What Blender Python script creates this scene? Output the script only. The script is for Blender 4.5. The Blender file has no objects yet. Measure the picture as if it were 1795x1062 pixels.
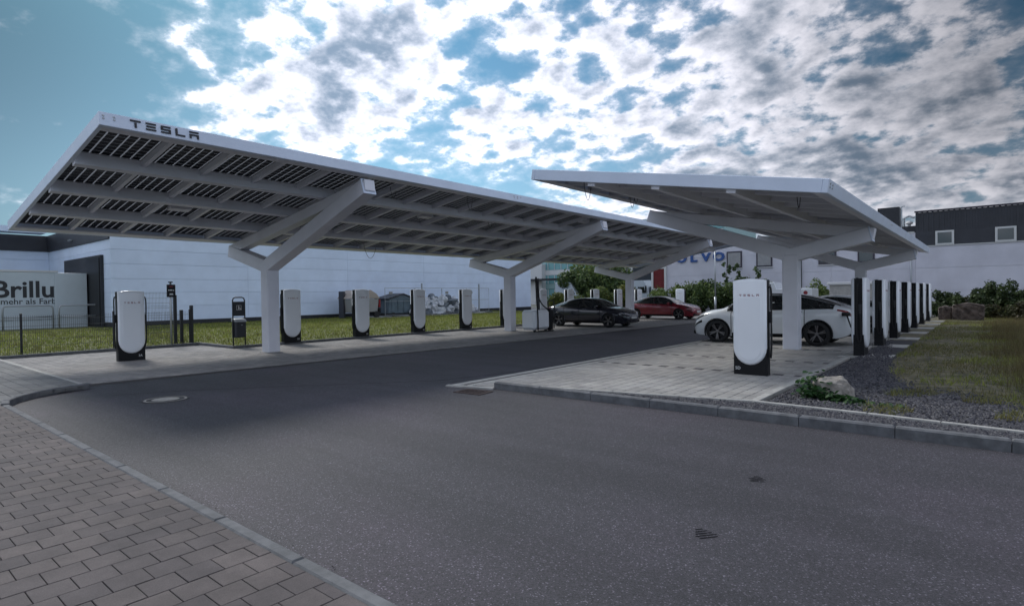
import bpy, bmesh, math, random
import numpy as np
from mathutils import Vector, Matrix
random.seed(7); RNG = np.random.default_rng(7)
S = bpy.context.scene
COL = S.collection
PI = math.pi
# ------------------------------------------------------------------ camera
FPX, WPX, HPX = 1011.633, 1795.0, 1062.0
R_ = Vector((0.76989, 0.638038, -0.013316)); U_ = Vector((0.002042, 0.018402, 0.999829)); F_ = Vector((-0.638174, 0.769785, -0.012864))
EYE = Vector((0, 0, 1.62))
cam = bpy.data.cameras.new('camera'); camo = bpy.data.objects.new('camera', cam); COL.objects.link(camo)
M = Matrix((R_, U_, -F_)).transposed().to_4x4(); M.translation = EYE
camo.matrix_world = M
cam.sensor_width = 36; cam.lens = FPX / WPX * 36; cam.clip_start = .05; cam.clip_end = 3000
S.camera = camo
def pix(P):
    d = Vector(P) - EYE; z = d.dot(F_)
    if z < .05: return None
    return (WPX/2 + FPX*d.dot(R_)/z, HPX/2 - FPX*d.dot(U_)/z)
def in_view(P, mx=420, my=260):
    q = pix(P)
    return q is not None and -mx < q[0] < WPX+mx and -my < q[1] < HPX+my
def raydir(u, v):
    return (F_ + R_*((u-WPX/2)/FPX) - U_*((v-HPX/2)/FPX)).normalized()
# ------------------------------------------------------------------ light
SUN_EL, SUN_AZ = math.radians(44), math.radians(-80)      # azimuth clockwise from +Y
sd = Vector((math.sin(SUN_AZ)*math.cos(SUN_EL), math.cos(SUN_AZ)*math.cos(SUN_EL), math.sin(SUN_EL)))
sl = bpy.data.lights.new('sun', 'SUN'); sl.energy = .55; sl.angle = math.radians(14); sl.color = (1, .965, .92)
so = bpy.data.objects.new('sun', sl); COL.objects.link(so)
so.rotation_euler = (-sd).to_track_quat('-Z', 'Y').to_euler(); so.location = (0, 0, 30)
S.view_settings.view_transform = 'Standard'; S.view_settings.look = 'None'
S.view_settings.exposure = 2.05; S.view_settings.gamma = 1; S.view_settings.use_curve_mapping = False
S.render.engine = 'CYCLES'
S.cycles.max_bounces = 6; S.cycles.diffuse_bounces = 3; S.cycles.glossy_bounces = 3; S.cycles.transmission_bounces = 4; S.cycles.transparent_max_bounces = 6
S.cycles.use_denoising = True
class NT:
    """small node-tree helper"""
    def __init__(s, tree): s.t = tree; tree.nodes.clear()
    def n(s, typ, inputs=None, **kw):
        nd = s.t.nodes.new(typ)
        for k, v in kw.items(): setattr(nd, k, v)
        for k, v in (inputs or {}).items():
            if isinstance(v, bpy.types.NodeSocket): s.t.links.new(v, nd.inputs[k])
            else: nd.inputs[k].default_value = v
        return nd
    def math(s, op, a, b=None, c=None, clamp=False):
        i = {0: a}
        if b is not None: i[1] = b
        if c is not None: i[2] = c
        return s.n('ShaderNodeMath', i, operation=op, use_clamp=clamp).outputs[0]
    def vm(s, op, a, b=None, out=0):
        i = {0: a}
        if b is not None: i[1] = b
        return s.n('ShaderNodeVectorMath', i, operation=op).outputs[out]
    def mix(s, f, a, b, blend='MIX'):
        nd = s.n('ShaderNodeMix', data_type='RGBA', blend_type=blend)
        for k, v in ((0, f), (6, a), (7, b)):
            if isinstance(v, bpy.types.NodeSocket): s.t.links.new(v, nd.inputs[k])
            else: nd.inputs[k].default_value = v if k == 0 or len(v) == 4 else (*v, 1)
        return nd.outputs[2]
    def ramp(s, f, lo, hi, a=0., b=1., smooth=True):
        nd = s.n('ShaderNodeMapRange', {0: f, 1: lo, 2: hi, 3: a, 4: b}, interpolation_type='SMOOTHSTEP' if smooth else 'LINEAR')
        return nd.outputs[0]
# ------------------------------------------------------------------ sky
Wd = bpy.data.worlds.new('World'); S.world = Wd; Wd.use_nodes = True
def build_sky():
    t = NT(Wd.node_tree)
    tc = t.n('ShaderNodeTexCoord').outputs['Generated']
    d = t.vm('NORMALIZE', tc)
    sep = t.n('ShaderNodeSeparateXYZ', {0: d})
    z = t.math('MAXIMUM', sep.outputs[2], 0.0)
    sky = t.n('ShaderNodeTexSky', sky_type='NISHITA', sun_disc=False, sun_elevation=SUN_EL, sun_rotation=SUN_AZ, altitude=300, air_density=1.0, dust_density=1.4, ozone_density=1.3)
    skyc = t.mix(1.0, sky.outputs[0], SKY_TINT, 'MULTIPLY')
    # cloud deck: directions projected on a flat layer, softened near the horizon
    den = t.math('ADD', z, .34)
    px = t.math('DIVIDE', sep.outputs[0], den); py = t.math('DIVIDE', sep.outputs[1], den)
    pos = t.n('ShaderNodeCombineXYZ', {0: px, 1: py, 2: 0.35}).outputs[0]
    def fbm(vec, scale, detail, rough, dist=0.):
        return t.n('ShaderNodeTexNoise', {'Vector': vec, 'Scale': scale, 'Detail': detail, 'Roughness': rough, 'Distortion': dist}, noise_dimensions='3D').outputs[0]
    def field(vec, det=11):
        big = fbm(vec, 4.4, 3, .55, 0.)
        fine = fbm(vec, 11., det, .60, 0.)
        return t.math('ADD', t.math('MULTIPLY', big, 1.25), fine)
    # the clumps and gaps of this afternoon's sky, each by the direction it stands in
    cov = None
    for (u, v, k, a) in CLOUDS:
        c = raydir(u, v)
        dp = t.vm('DOT_PRODUCT', d, tuple(c), out=1)
        g = t.math('EXPONENT', t.math('MULTIPLY', t.math('SUBTRACT', dp, 1.0), k))
        g = t.math('MULTIPLY', g, a)
        cov = g if cov is None else t.math('ADD', cov, g)
    sunc = raydir(690, 60)
    sdot = t.vm('DOT_PRODUCT', d, tuple(sunc), out=1)
    f1 = field(pos)
    dens = t.math('ADD', f1, cov)
    low = t.ramp(z, .02, .13)
    alpha = t.math('ADD', t.math('MULTIPLY', t.ramp(dens, 1.08, 1.25), .66), t.math('MULTIPLY', t.ramp(dens, .90, 1.30), .34))
    # clouds on the sun's side are lit from behind: bright rims, grey cores
    back = t.ramp(t.vm('DOT_PRODUCT', d, tuple(sd), out=1), -.3, .6, .40, 1.0)
    thick = t.math('MULTIPLY', t.ramp(dens, 1.15, 1.48), back)
    # side lit by the sun: compare the layer with itself a little towards the light
    so_ = Vector((sunc.x, sunc.y, 0)).normalized()*.028
    f2 = field(t.vm('ADD', pos, tuple(so_)))
    lit = t.math('MULTIPLY', t.math('SUBTRACT', f1, f2), 2.0)
    glow = t.ramp(sdot, .62, 1.0, .0, 1.)
    def lobe(u, v, k):
        dp = t.vm('DOT_PRODUCT', d, tuple(raydir(u, v)), out=1)
        return t.math('EXPONENT', t.math('MULTIPLY', t.math('SUBTRACT', dp, 1.0), k))
    # the heavy grey bank on the right and the dusky clear part on the left
    glow2 = t.math('SUBTRACT', 1.0, t.math('MULTIPLY', lobe(1900, 60, 9.), .74))
    shade = t.ramp(t.math('ADD', t.math('SUBTRACT', .78, t.math('MULTIPLY', thick, .70)), lit), -.15, 1.1)
    ccol = t.mix(shade, CLOUD_DARK, CLOUD_LIGHT)
    ccol = t.mix(1.0, ccol, t.n('ShaderNodeCombineXYZ', {0: glow2, 1: glow2, 2: glow2}).outputs[0], 'MULTIPLY')
    # pale haze toward the horizon
    hz = t.math('EXPONENT', t.math('MULTIPLY', z, -6.0))
    hzc = t.mix(t.ramp(sdot, .72, .98, 0, 1), HAZE_FAR, HAZE_SUN)
    dusk = t.math('ADD', t.math('MULTIPLY', lobe(-150, 60, 12.), .72), t.math('MULTIPLY', lobe(1900, 60, 9.), .72), clamp=True)
    fall = t.math('SUBTRACT', 1.0, dusk)
    skyc = t.mix(1.0, skyc, t.n('ShaderNodeCombineXYZ', {0: fall, 1: fall, 2: fall}).outputs[0], 'MULTIPLY')
    base = t.mix(t.math('MULTIPLY', hz, .92), skyc, hzc)
    al = t.math('MULTIPLY', t.math('MULTIPLY', alpha, low), .95)
    fin = t.mix(al, base, ccol)
    bg = t.n('ShaderNodeBackground', {0: fin, 1: SKY_STRENGTH})
    t.n('ShaderNodeOutputWorld', {0: bg.outputs[0]})
SKY_STRENGTH = .11
SKY_TINT = (.088, .195, .225)
CLOUD_LIGHT = (3.9, 3.85, 4.2); CLOUD_DARK = (.66, .88, 1.2)
HAZE_SUN = (1.5, 1.95, 2.45); HAZE_FAR = (.42, .56, .76)
CLOUDS = [(430, 40, 60, .13), (600, 120, 120, .11), (660, 190, 140, .11), (800, 215, 160, .10), (930, 200, 160, .09), (1090, 100, 160, .10), (1260, 230, 120, .12),
          (1500, 140, 40, .07), (1700, 220, 60, .06), (430, 200, 420, .24), (540, 215, 420, .16), (720, 50, 300, .09), (1150, 10, 250, .05), (1400, 280, 70, .08), (300, 30, 200, .06),
          (60, 200, 14, -.30), (250, 280, 110, -.18), (860, 100, 700, -.14), (980, 40, 700, -.10), (1230, 90, 700, -.10), (700, 300, 150, -.16), (820, 290, 200, -.10), (540, 300, 160, -.14)]
build_sky()
# ------------------------------------------------------------------ mesh + object helpers
def tag(o, label=None, cat=None, group=None, kind=None):
    for k, v in (('label', label), ('category', cat), ('group', group), ('kind', kind)):
        if v: o[k] = v
    return o
def empty(name, loc=(0, 0, 0), rz=0, label=None, cat=None, group=None, sc=1):
    o = bpy.data.objects.new(name, None); COL.objects.link(o)
    o.location = loc; o.rotation_euler = (0, 0, rz); o.scale = (sc, sc, sc); o.empty_display_size = .2
    return tag(o, label, cat, group)
def link(name, me, parent=None, loc=None, rz=0, kind=None, label=None):
    o = bpy.data.objects.new(name, me); COL.objects.link(o)
    if parent: o.parent = parent
    if loc: o.location = loc
    if rz: o.rotation_euler = (0, 0, rz)
    return tag(o, label, kind=kind)
def copy_tree(o, parent=None):
    c = o.copy(); COL.objects.link(c); c.parent = parent
    for ch in list(o.children): copy_tree(ch, c)
    return c
class MB:
    def __init__(s): s.v = []; s.f = []; s.m = []
    def add(s, vs, fs, mi=0):
        b = len(s.v); s.v += [tuple(x) for x in vs]; s.f += [tuple(i+b for i in f) for f in fs]; s.m += [mi]*len(fs); return s
    def box(s, x0, x1, y0, y1, z0, z1, mi=0):
        vs = [(x, y, z) for z in (z0, z1) for y in (y0, y1) for x in (x0, x1)]
        return s.add(vs, [(0, 2, 3, 1), (4, 5, 7, 6), (0, 1, 5, 4), (2, 6, 7, 3), (0, 4, 6, 2), (1, 3, 7, 5)], mi)
    def cbox(s, c, sz, rz=0, mi=0):
        b = len(s.v); x, y, z = (k/2 for k in sz); s.box(-x, x, -y, y, -z, z, mi)
        R = Matrix.Rotation(rz, 3, 'Z')
        for i in range(b, len(s.v)): s.v[i] = tuple(R @ Vector(s.v[i]) + Vector(c))
        return s
    def beam(s, a, b, w, h, mi=0, up=(0, 0, 1)):
        a, b = Vector(a), Vector(b); d = (b-a).normalized(); side = d.cross(Vector(up)).normalized(); u = side.cross(d)
        vs = [p + side*(w/2*i) + u*(h/2*j) for p in (a, b) for i, j in ((-1, -1), (1, -1), (1, 1), (-1, 1))]
        return s.add(vs, [(0, 3, 2, 1), (4, 5, 6, 7), (0, 1, 5, 4), (1, 2, 6, 5), (2, 3, 7, 6), (3, 0, 4, 7)], mi)
    def tube(s, pts, r, n=8, mi=0, cap=True):
        pts = [Vector(p) for p in pts]; rs = r if isinstance(r, (list, tuple)) else [r]*len(pts)
        b = len(s.v); prev = None
        for i, p in enumerate(pts):
            d = (pts[min(i+1, len(pts)-1)] - pts[max(i-1, 0)]).normalized()
            a = prev if prev is not None else (Vector((0, 0, 1)) if abs(d.z) < .9 else Vector((1, 0, 0)))
            a = (a - d*a.dot(d)).normalized(); prev = a; c = d.cross(a)
            for k in range(n):
                t = 2*PI*k/n; s.v.append(tuple(p + (a*math.cos(t) + c*math.sin(t))*rs[i]))
        for i in range(len(pts)-1):
            for k in range(n):
                s.f.append((b+i*n+k, b+i*n+(k+1) % n, b+(i+1)*n+(k+1) % n, b+(i+1)*n+k)); s.m.append(mi)
        if cap:
            s.f.append(tuple(b+k for k in reversed(range(n)))); s.m.append(mi)
            e = b+(len(pts)-1)*n; s.f.append(tuple(e+k for k in range(n))); s.m.append(mi)
        return s
    def prism(s, poly, z0, z1, ch=0., mi=0, bottom=True):
        n = len(poly); A = sum(poly[i][0]*poly[(i+1) % n][1]-poly[(i+1) % n][0]*poly[i][1] for i in range(n))
        if A < 0: poly = poly[::-1]
        rings = [[(x, y, z0) for x, y in poly]]
        if ch > 0:
            rings.append([(x, y, z1-ch) for x, y in poly]); rings.append([(x, y, z1) for x, y in inset(poly, ch)])
        else: rings.append([(x, y, z1) for x, y in poly])
        vs = [v for r in rings for v in r]; fs = []
        for r in range(len(rings)-1):
            for i in range(n): fs.append((r*n+i, r*n+(i+1) % n, (r+1)*n+(i+1) % n, (r+1)*n+i))
        fs.append(tuple((len(rings)-1)*n+i for i in range(n)))
        if bottom: fs.append(tuple(reversed(range(n))))
        return s.add(vs, fs, mi)
    def lathe(s, prof, n=24, axis='z', c=(0, 0, 0), mi=0, close=False):
        vs = []; fs = []; m = len(prof)
        for k in range(n):
            t = 2*PI*k/n
            for r, h in prof:
                a, b_ = r*math.cos(t), r*math.sin(t)
                p = (a, b_, h) if axis == 'z' else (a, h, b_) if axis == 'y' else (h, a, b_)
                vs.append((p[0]+c[0], p[1]+c[1], p[2]+c[2]))
        for k in range(n):
            for i in range(m-1):
                a, b2 = k*m+i, ((k+1) % n)*m+i
                fs.append((a, b2, b2+1, a+1) if axis != 'y' else (a, a+1, b2+1, b2))
        return s.add(vs, fs, mi)
    def mesh(s, name, mats, smooth=False, bevel=0):
        me = bpy.data.meshes.new(name); me.from_pydata(s.v, [], s.f)
        for m in (mats if isinstance(mats, (list, tuple)) else [mats]): me.materials.append(m)
        if any(s.m): me.polygons.foreach_set('material_index', s.m)
        if smooth: me.polygons.foreach_set('use_smooth', [True]*len(me.polygons))
        me.validate(); me.update(); return me
    def build(s, name, mats, parent=None, smooth=False, bevel=0, kind=None, label=None, loc=None, rz=0):
        o = link(name, s.mesh(name, mats, smooth), parent, loc, rz, kind, label)
        if bevel:
            b = o.modifiers.new('bevel', 'BEVEL'); b.width = bevel; b.segments = 2; b.limit_method = 'ANGLE'; b.angle_limit = math.radians(40); b.harden_normals = False
        if smooth == 'auto': pass
        return o
def inset(poly, d):
    n = len(poly); out = []
    for i in range(n):
        p0, p1, p2 = Vector(poly[i-1]), Vector(poly[i]), Vector(poly[(i+1) % n])
        e1, e2 = (p1-p0), (p2-p1)
        if e1.length < 1e-6 or e2.length < 1e-6: out.append(tuple(p1)); continue
        e1.normalize(); e2.normalize()
        n1, n2 = Vector((-e1.y, e1.x)), Vector((-e2.y, e2.x)); b = n1+n2
        if b.length < 1e-4: out.append(tuple(p1)); continue
        b.normalize(); k = d/max(.35, b.dot(n1)); out.append(tuple(p1+b*k))
    return out
def clip(poly, conv):
    """clip a polygon by a convex counter-clockwise polygon"""
    out = poly
    for i in range(len(conv)):
        a, b = conv[i], conv[(i+1) % len(conv)]; inp, out = out, []
        if not inp: return []
        sd_ = lambda p: (b[0]-a[0])*(p[1]-a[1])-(b[1]-a[1])*(p[0]-a[0])
        for j in range(len(inp)):
            p, q = inp[j-1], inp[j]; sp, sq = sd_(p), sd_(q)
            if (sp < 0) != (sq < 0):
                t = sp/(sp-sq); out.append((p[0]+t*(q[0]-p[0]), p[1]+t*(q[1]-p[1])))
            if sq >= 0: out.append(q)
    return out
def area(poly): return abs(sum(poly[i-1][0]*poly[i][1]-poly[i][0]*poly[i-1][1] for i in range(len(poly))))/2
# ------------------------------------------------------------------ materials
MATS = {}
def mat(name, col, rough=.6, metal=0., var=0., vscale=4., bump=0., bscale=60., col2=None, rnd=0., coat=0., spec=.5, detail=6, fn=None):
    if name in MATS: return MATS[name]
    m = bpy.data.materials.new(name); m.use_nodes = True; t = NT(m.node_tree)
    tc = t.n('ShaderNodeTexCoord'); geo = t.n('ShaderNodeNewGeometry')
    P = geo.outputs['Position']
    c = None
    bs = t.n('ShaderNodeBsdfPrincipled', {'Roughness': rough, 'Metallic': metal, 'Specular IOR Level': spec, 'Coat Weight': coat, 'Coat Roughness': .05})
    base = (*col, 1)
    if var or col2 or rnd:
        nz = t.n('ShaderNodeTexNoise', {'Vector': P, 'Scale': vscale, 'Detail': detail, 'Roughness': .6}).outputs[0]
        f = t.ramp(nz, .3, .7, 0, 1)
        lo = tuple(k*(1-var) for k in col); hi = col2 if col2 else tuple(min(1, k*(1+var)) for k in col)
        c = t.mix(f, lo, hi)
        if rnd:
            oi = t.n('ShaderNodeObjectInfo').outputs['Random']; ri = geo.outputs['Random Per Island']
            r = t.math('FRACT', t.math('ADD', t.math('MULTIPLY', oi, 7.31), ri))
            c = t.mix(1.0, c, t.n('ShaderNodeCombineXYZ', {0: t.ramp(r, 0, 1, 1-rnd, 1+rnd, False), 1: t.ramp(r, 0, 1, 1-rnd, 1+rnd*.9, False), 2: t.ramp(r, 0, 1, 1-rnd*.8, 1+rnd*.75, False)}).outputs[0], 'MULTIPLY')
        t.t.links.new(c, bs.inputs['Base Color'])
    else: bs.inputs['Base Color'].default_value = base
    if bump:
        nb = t.n('ShaderNodeTexNoise', {'Vector': P, 'Scale': bscale, 'Detail': 4}).outputs[0]
        b = t.n('ShaderNodeBump', {'Height': nb, 'Strength': bump, 'Distance': .01}); t.t.links.new(b.outputs[0], bs.inputs['Normal'])
    out = t.n('ShaderNodeOutputMaterial', {0: bs.outputs[0]})
    if fn: fn(t, bs, P, c)
    MATS[name] = m; return m
def asphalt_fn(t, bs, P, c):
    sp = t.n('ShaderNodeTexVoronoi', {'Vector': P, 'Scale': 120.}, feature='F1')
    sp2 = t.n('ShaderNodeTexNoise', {'Vector': P, 'Scale': 190., 'Detail': 3, 'Roughness': .7}).outputs[0]
    grain = t.n('ShaderNodeSeparateColor', {0: sp.outputs['Color']}).outputs[0]
    g = t.ramp(grain, .0, 1., .45, 1.55, False)
    g = t.math('MULTIPLY', g, t.ramp(sp2, .3, .75, .72, 1.3))
    hi = t.math('GREATER_THAN', grain, .95)
    g = t.math('ADD', g, t.math('MULTIPLY', hi, 2.2))
    pat = t.n('ShaderNodeTexNoise', {'Vector': P, 'Scale': .33, 'Detail': 6, 'Roughness': .6}).outputs[0]
    trk = t.n('ShaderNodeTexNoise', {'Vector': t.vm('MULTIPLY', P, (.12, 1.9, 1)), 'Scale': 1.0, 'Detail': 5, 'Roughness': .6}).outputs[0]
    spot = t.n('ShaderNodeTexNoise', {'Vector': P, 'Scale': 1.6, 'Detail': 7, 'Roughness': .7}).outputs[0]
    g = t.math('MULTIPLY', g, t.ramp(pat, .3, .7, .80, 1.22)); g = t.math('MULTIPLY', g, t.ramp(trk, .32, .66, .84, 1.14))
    g = t.math('MULTIPLY', g, t.ramp(spot, .60, .72, 1., .74)); g = t.math('MULTIPLY', g, t.ramp(spot, .24, .36, 1.15, 1.))
    cc = t.mix(1., (.036, .033, .040), t.n('ShaderNodeCombineXYZ', {0: g, 1: g, 2: g}).outputs[0], 'MULTIPLY')
    cc = t.mix(t.ramp(pat, .45, .7, 0, .6), cc, t.mix(1., cc, (1.14, .94, 1.08), 'MULTIPLY'))
    t.t.links.new(cc, bs.inputs['Base Color'])
    b = t.n('ShaderNodeBump', {'Height': t.math('ADD', grain, sp2), 'Strength': .5, 'Distance': .005}); t.t.links.new(b.outputs[0], bs.inputs['Normal'])
    t.t.links.new(t.ramp(sp2, .3, .7, .55, .85), bs.inputs['Roughness'])
m_asph = mat('asphalt', (.055, .054, .06), .7, fn=asphalt_fn)
def paver_fn(t, bs, P, c):
    st = t.n('ShaderNodeTexNoise', {'Vector': P, 'Scale': .9, 'Detail': 5, 'Roughness': .6}).outputs[0]
    gr = t.n('ShaderNodeTexNoise', {'Vector': P, 'Scale': 170., 'Detail': 3, 'Roughness': .7}).outputs[0]
    k = t.math('MULTIPLY', t.ramp(st, .3, .7, .82, 1.1), t.ramp(gr, .3, .7, .82, 1.18))
    cc = t.mix(1., c, t.n('ShaderNodeCombineXYZ', {0: k, 1: k, 2: k}).outputs[0], 'MULTIPLY')
    t.t.links.new(cc, bs.inputs['Base Color'])
    b = t.n('ShaderNodeBump', {'Height': gr, 'Strength': .35, 'Distance': .004}); t.t.links.new(b.outputs[0], bs.inputs['Normal'])
m_brick = mat('sidewalk_paver', (.086, .072, .071), .85, var=.14, vscale=6, rnd=.17, fn=paver_fn)
m_slab = mat('grey_slab', (.145, .145, .145), .85, var=.12, vscale=5, rnd=.10, fn=paver_fn)
m_bay = mat('bay_paver', (.23, .218, .21), .82, var=.14, vscale=3, rnd=.13, fn=paver_fn)
m_island = mat('island_paver', (.30, .29, .275), .82, var=.12, vscale=3, rnd=.10, fn=paver_fn)
m_darkpav = mat('dark_paver', (.055, .05, .055), .8, var=.2, vscale=8)
m_joint = mat('joint_sand', (.035, .03, .03), .95, var=.3, vscale=20)
m_kerb = mat('kerb_concrete', (.115, .118, .125), .85, var=.25, vscale=7, rnd=.12, bump=.4, bscale=140)
m_conc = mat('pale_concrete', (.36, .35, .33), .85, var=.15, vscale=5, bump=.3, bscale=120)
m_soil = mat('lawn_soil', (.15, .165, .045), .95, var=.35, vscale=5, col2=(.15, .145, .055))
m_dry = mat('dry_ground', (.085, .08, .045), .95, var=.45, vscale=4, col2=(.19, .165, .10), bump=.8, bscale=40)
m_gravbase = mat('gravel_bed', (.035, .034, .04), .95, var=.3, vscale=40)
m_far = mat('far_ground', (.09, .09, .075), .95, var=.3, vscale=.2)
def steel(name, col, r=.42, **k): return mat(name, col, r, var=.05, vscale=1.2, **k)
m_white = steel('white_steel', (.70, .70, .76))
m_fascia = steel('fascia_sheet', (.64, .71, .84), .38)
m_bolt = mat('bolt_steel', (.45, .47, .5), .4, .5)
m_letter = mat('dark_lettering', (.02, .02, .025), .5)
m_cell = mat('solar_cell', (.008, .009, .016), .5, var=.2, vscale=2, spec=.2)
m_alu = mat('panel_frame', (.30, .30, .32), .45, .4)
def glass_sheet(t, bs, P, c):
    tr = t.n('ShaderNodeBsdfTranslucent', {0: (.9, .92, .95, 1)}); mx = t.n('ShaderNodeMixShader', {0: .30, 1: bs.outputs[0], 2: tr.outputs[0]})
    o = [n for n in t.t.nodes if n.type == 'OUTPUT_MATERIAL'][0]; t.t.links.new(mx.outputs[0], o.inputs[0])
m_pglass = mat('panel_glass', (.45, .45, .48), .2, fn=glass_sheet)
m_shell = mat('charger_shell', (.80, .82, .86), .30, var=.02, vscale=1, coat=.3)
m_black = mat('black_plastic', (.008, .008, .010), .42, spec=.25)
m_blackm = mat('black_metal', (.018, .019, .024), .45)
m_rubber = mat('rubber', (.012, .012, .013), .75)
m_red = mat('red_print', (.22, .02, .03), .5)
m_pw = mat('white_print', (.75, .75, .75), .5)
m_glass = mat('tinted_glass', (.015, .018, .02), .04, spec=.8)
m_chrome = mat('bright_metal', (.6, .6, .62), .2, .9)
m_rim = mat('dark_rim', (.16, .15, .15), .35, .6)
m_wall = mat('warehouse_panel', (.66, .76, .92), .55, var=.05, vscale=.7, rnd=.03)
m_plinth = mat('dark_plinth', (.018, .02, .026), .6, var=.2)
m_render = mat('lilac_render', (.58, .575, .64), .85, var=.07, vscale=.6, rnd=.02, bump=.2, bscale=60)
m_darkclad = mat('dark_cladding', (.030, .032, .042), .5, var=.15, vscale=1)
m_wframe = mat('window_frame_dark', (.035, .028, .045), .5)
m_wframew = mat('window_frame_white', (.6, .6, .6), .5)
m_pane = mat('window_pane', (.08, .085, .09), .06, spec=.9)
m_blind = mat('window_blind', (.30, .30, .31), .7, var=.08)
m_redclad = mat('red_cladding', (.17, .012, .016), .5, var=.15)
m_teal = mat('teal_glass', (.16, .36, .38), .12, var=.1, vscale=.3, spec=.8)
m_tealp = mat('teal_panel', (.30, .46, .46), .4)
m_blue = mat('blue_letter', (.02, .075, .27), .4)
m_bark = mat('bark', (.06, .045, .035), .9, var=.3, vscale=8)
def leafm(name, a, b):
    def fn(t, bs, P, c):
        tr = t.n('ShaderNodeBsdfTranslucent'); t.t.links.new(c, tr.inputs[0]); mx = t.n('ShaderNodeMixShader', {0: .3, 1: bs.outputs[0], 2: tr.outputs[0]})
        o = [n for n in t.t.nodes if n.type == 'OUTPUT_MATERIAL'][0]; t.t.links.new(mx.outputs[0], o.inputs[0])
    return mat(name, a, .6, var=.25, vscale=1.3, col2=b, rnd=.35, spec=.3, fn=fn)
m_leafd = leafm('dark_leaf', (.055, .095, .035), (.09, .14, .05))
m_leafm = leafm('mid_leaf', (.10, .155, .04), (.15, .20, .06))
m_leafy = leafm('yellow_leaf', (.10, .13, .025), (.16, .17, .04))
m_leafb = leafm('brown_leaf', (.07, .055, .03), (.06, .08, .03))
m_grass = leafm('lawn_blade', (.17, .23, .035), (.29, .31, .07))
m_dryg = leafm('dry_blade', (.22, .19, .08), (.15, .165, .055))
m_straw = leafm('straw_blade', (.20, .155, .07), (.13, .115, .05))
m_ivy = leafm('ivy_leaf', (.025, .07, .02), (.05, .12, .04))
m_pebble = mat('basalt_pebble', (.055, .055, .063), .7, var=.4, vscale=30, rnd=.8)
m_rock = mat('pale_boulder', (.27, .24, .21), .9, var=.35, vscale=9, bump=.9, bscale=30, col2=(.33, .30, .27))
m_sand = mat('reddish_sandstone', (.062, .043, .037), .9, var=.5, vscale=4, bump=1., bscale=14, col2=(.13, .10, .085))
m_trailer = mat('trailer_white', (.50, .56, .60), .4, var=.05, vscale=.8)
m_zinc = mat('galvanised_tube', (.38, .40, .42), .4, .6)
m_wire = mat('fence_wire', (.03, .032, .036), .5)
m_bag = mat('plastic_bag', (.5, .52, .55), .3, var=.2, vscale=6)
m_bagd = mat('dark_rubbish', (.10, .12, .14), .5, var=.4, vscale=5)
m_shed = mat('container_blue', (.09, .13, .16), .5, var=.2, vscale=2)
m_lid = mat('container_grey_lid', (.26, .26, .25), .5)
m_tyre = m_rubber
m_sandlid = mat('beige_lid', (.36, .31, .27), .6)
m_carw = mat('car_white', (.70, .72, .74), .25, coat=1.)
m_carb = mat('car_graphite', (.008, .009, .020), .25, .3, coat=1.)
m_carr = mat('car_red', (.20, .008, .020), .25, .25, coat=1.)
m_lampw = mat('headlight_glass', (.05, .052, .055), .1, spec=.8)
m_lampr = mat('taillight', (.20, .01, .012), .15, spec=.8)
m_plate = mat('plate_white', (.6, .6, .58), .5)
m_iron = mat('cast_iron', (.045, .04, .04), .6, .3, var=.3, vscale=20)
m_lidc = mat('manhole_concrete', (.33, .31, .28), .85, var=.2, vscale=12)
m_dark2 = mat('bin_anthracite', (.025, .028, .036), .5)
m_tar = mat('tar_mark', (.010, .010, .012), .9, spec=.1)
m_rust = mat('rusty_grate', (.05, .032, .03), .75, .2, var=.3, vscale=30)
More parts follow.
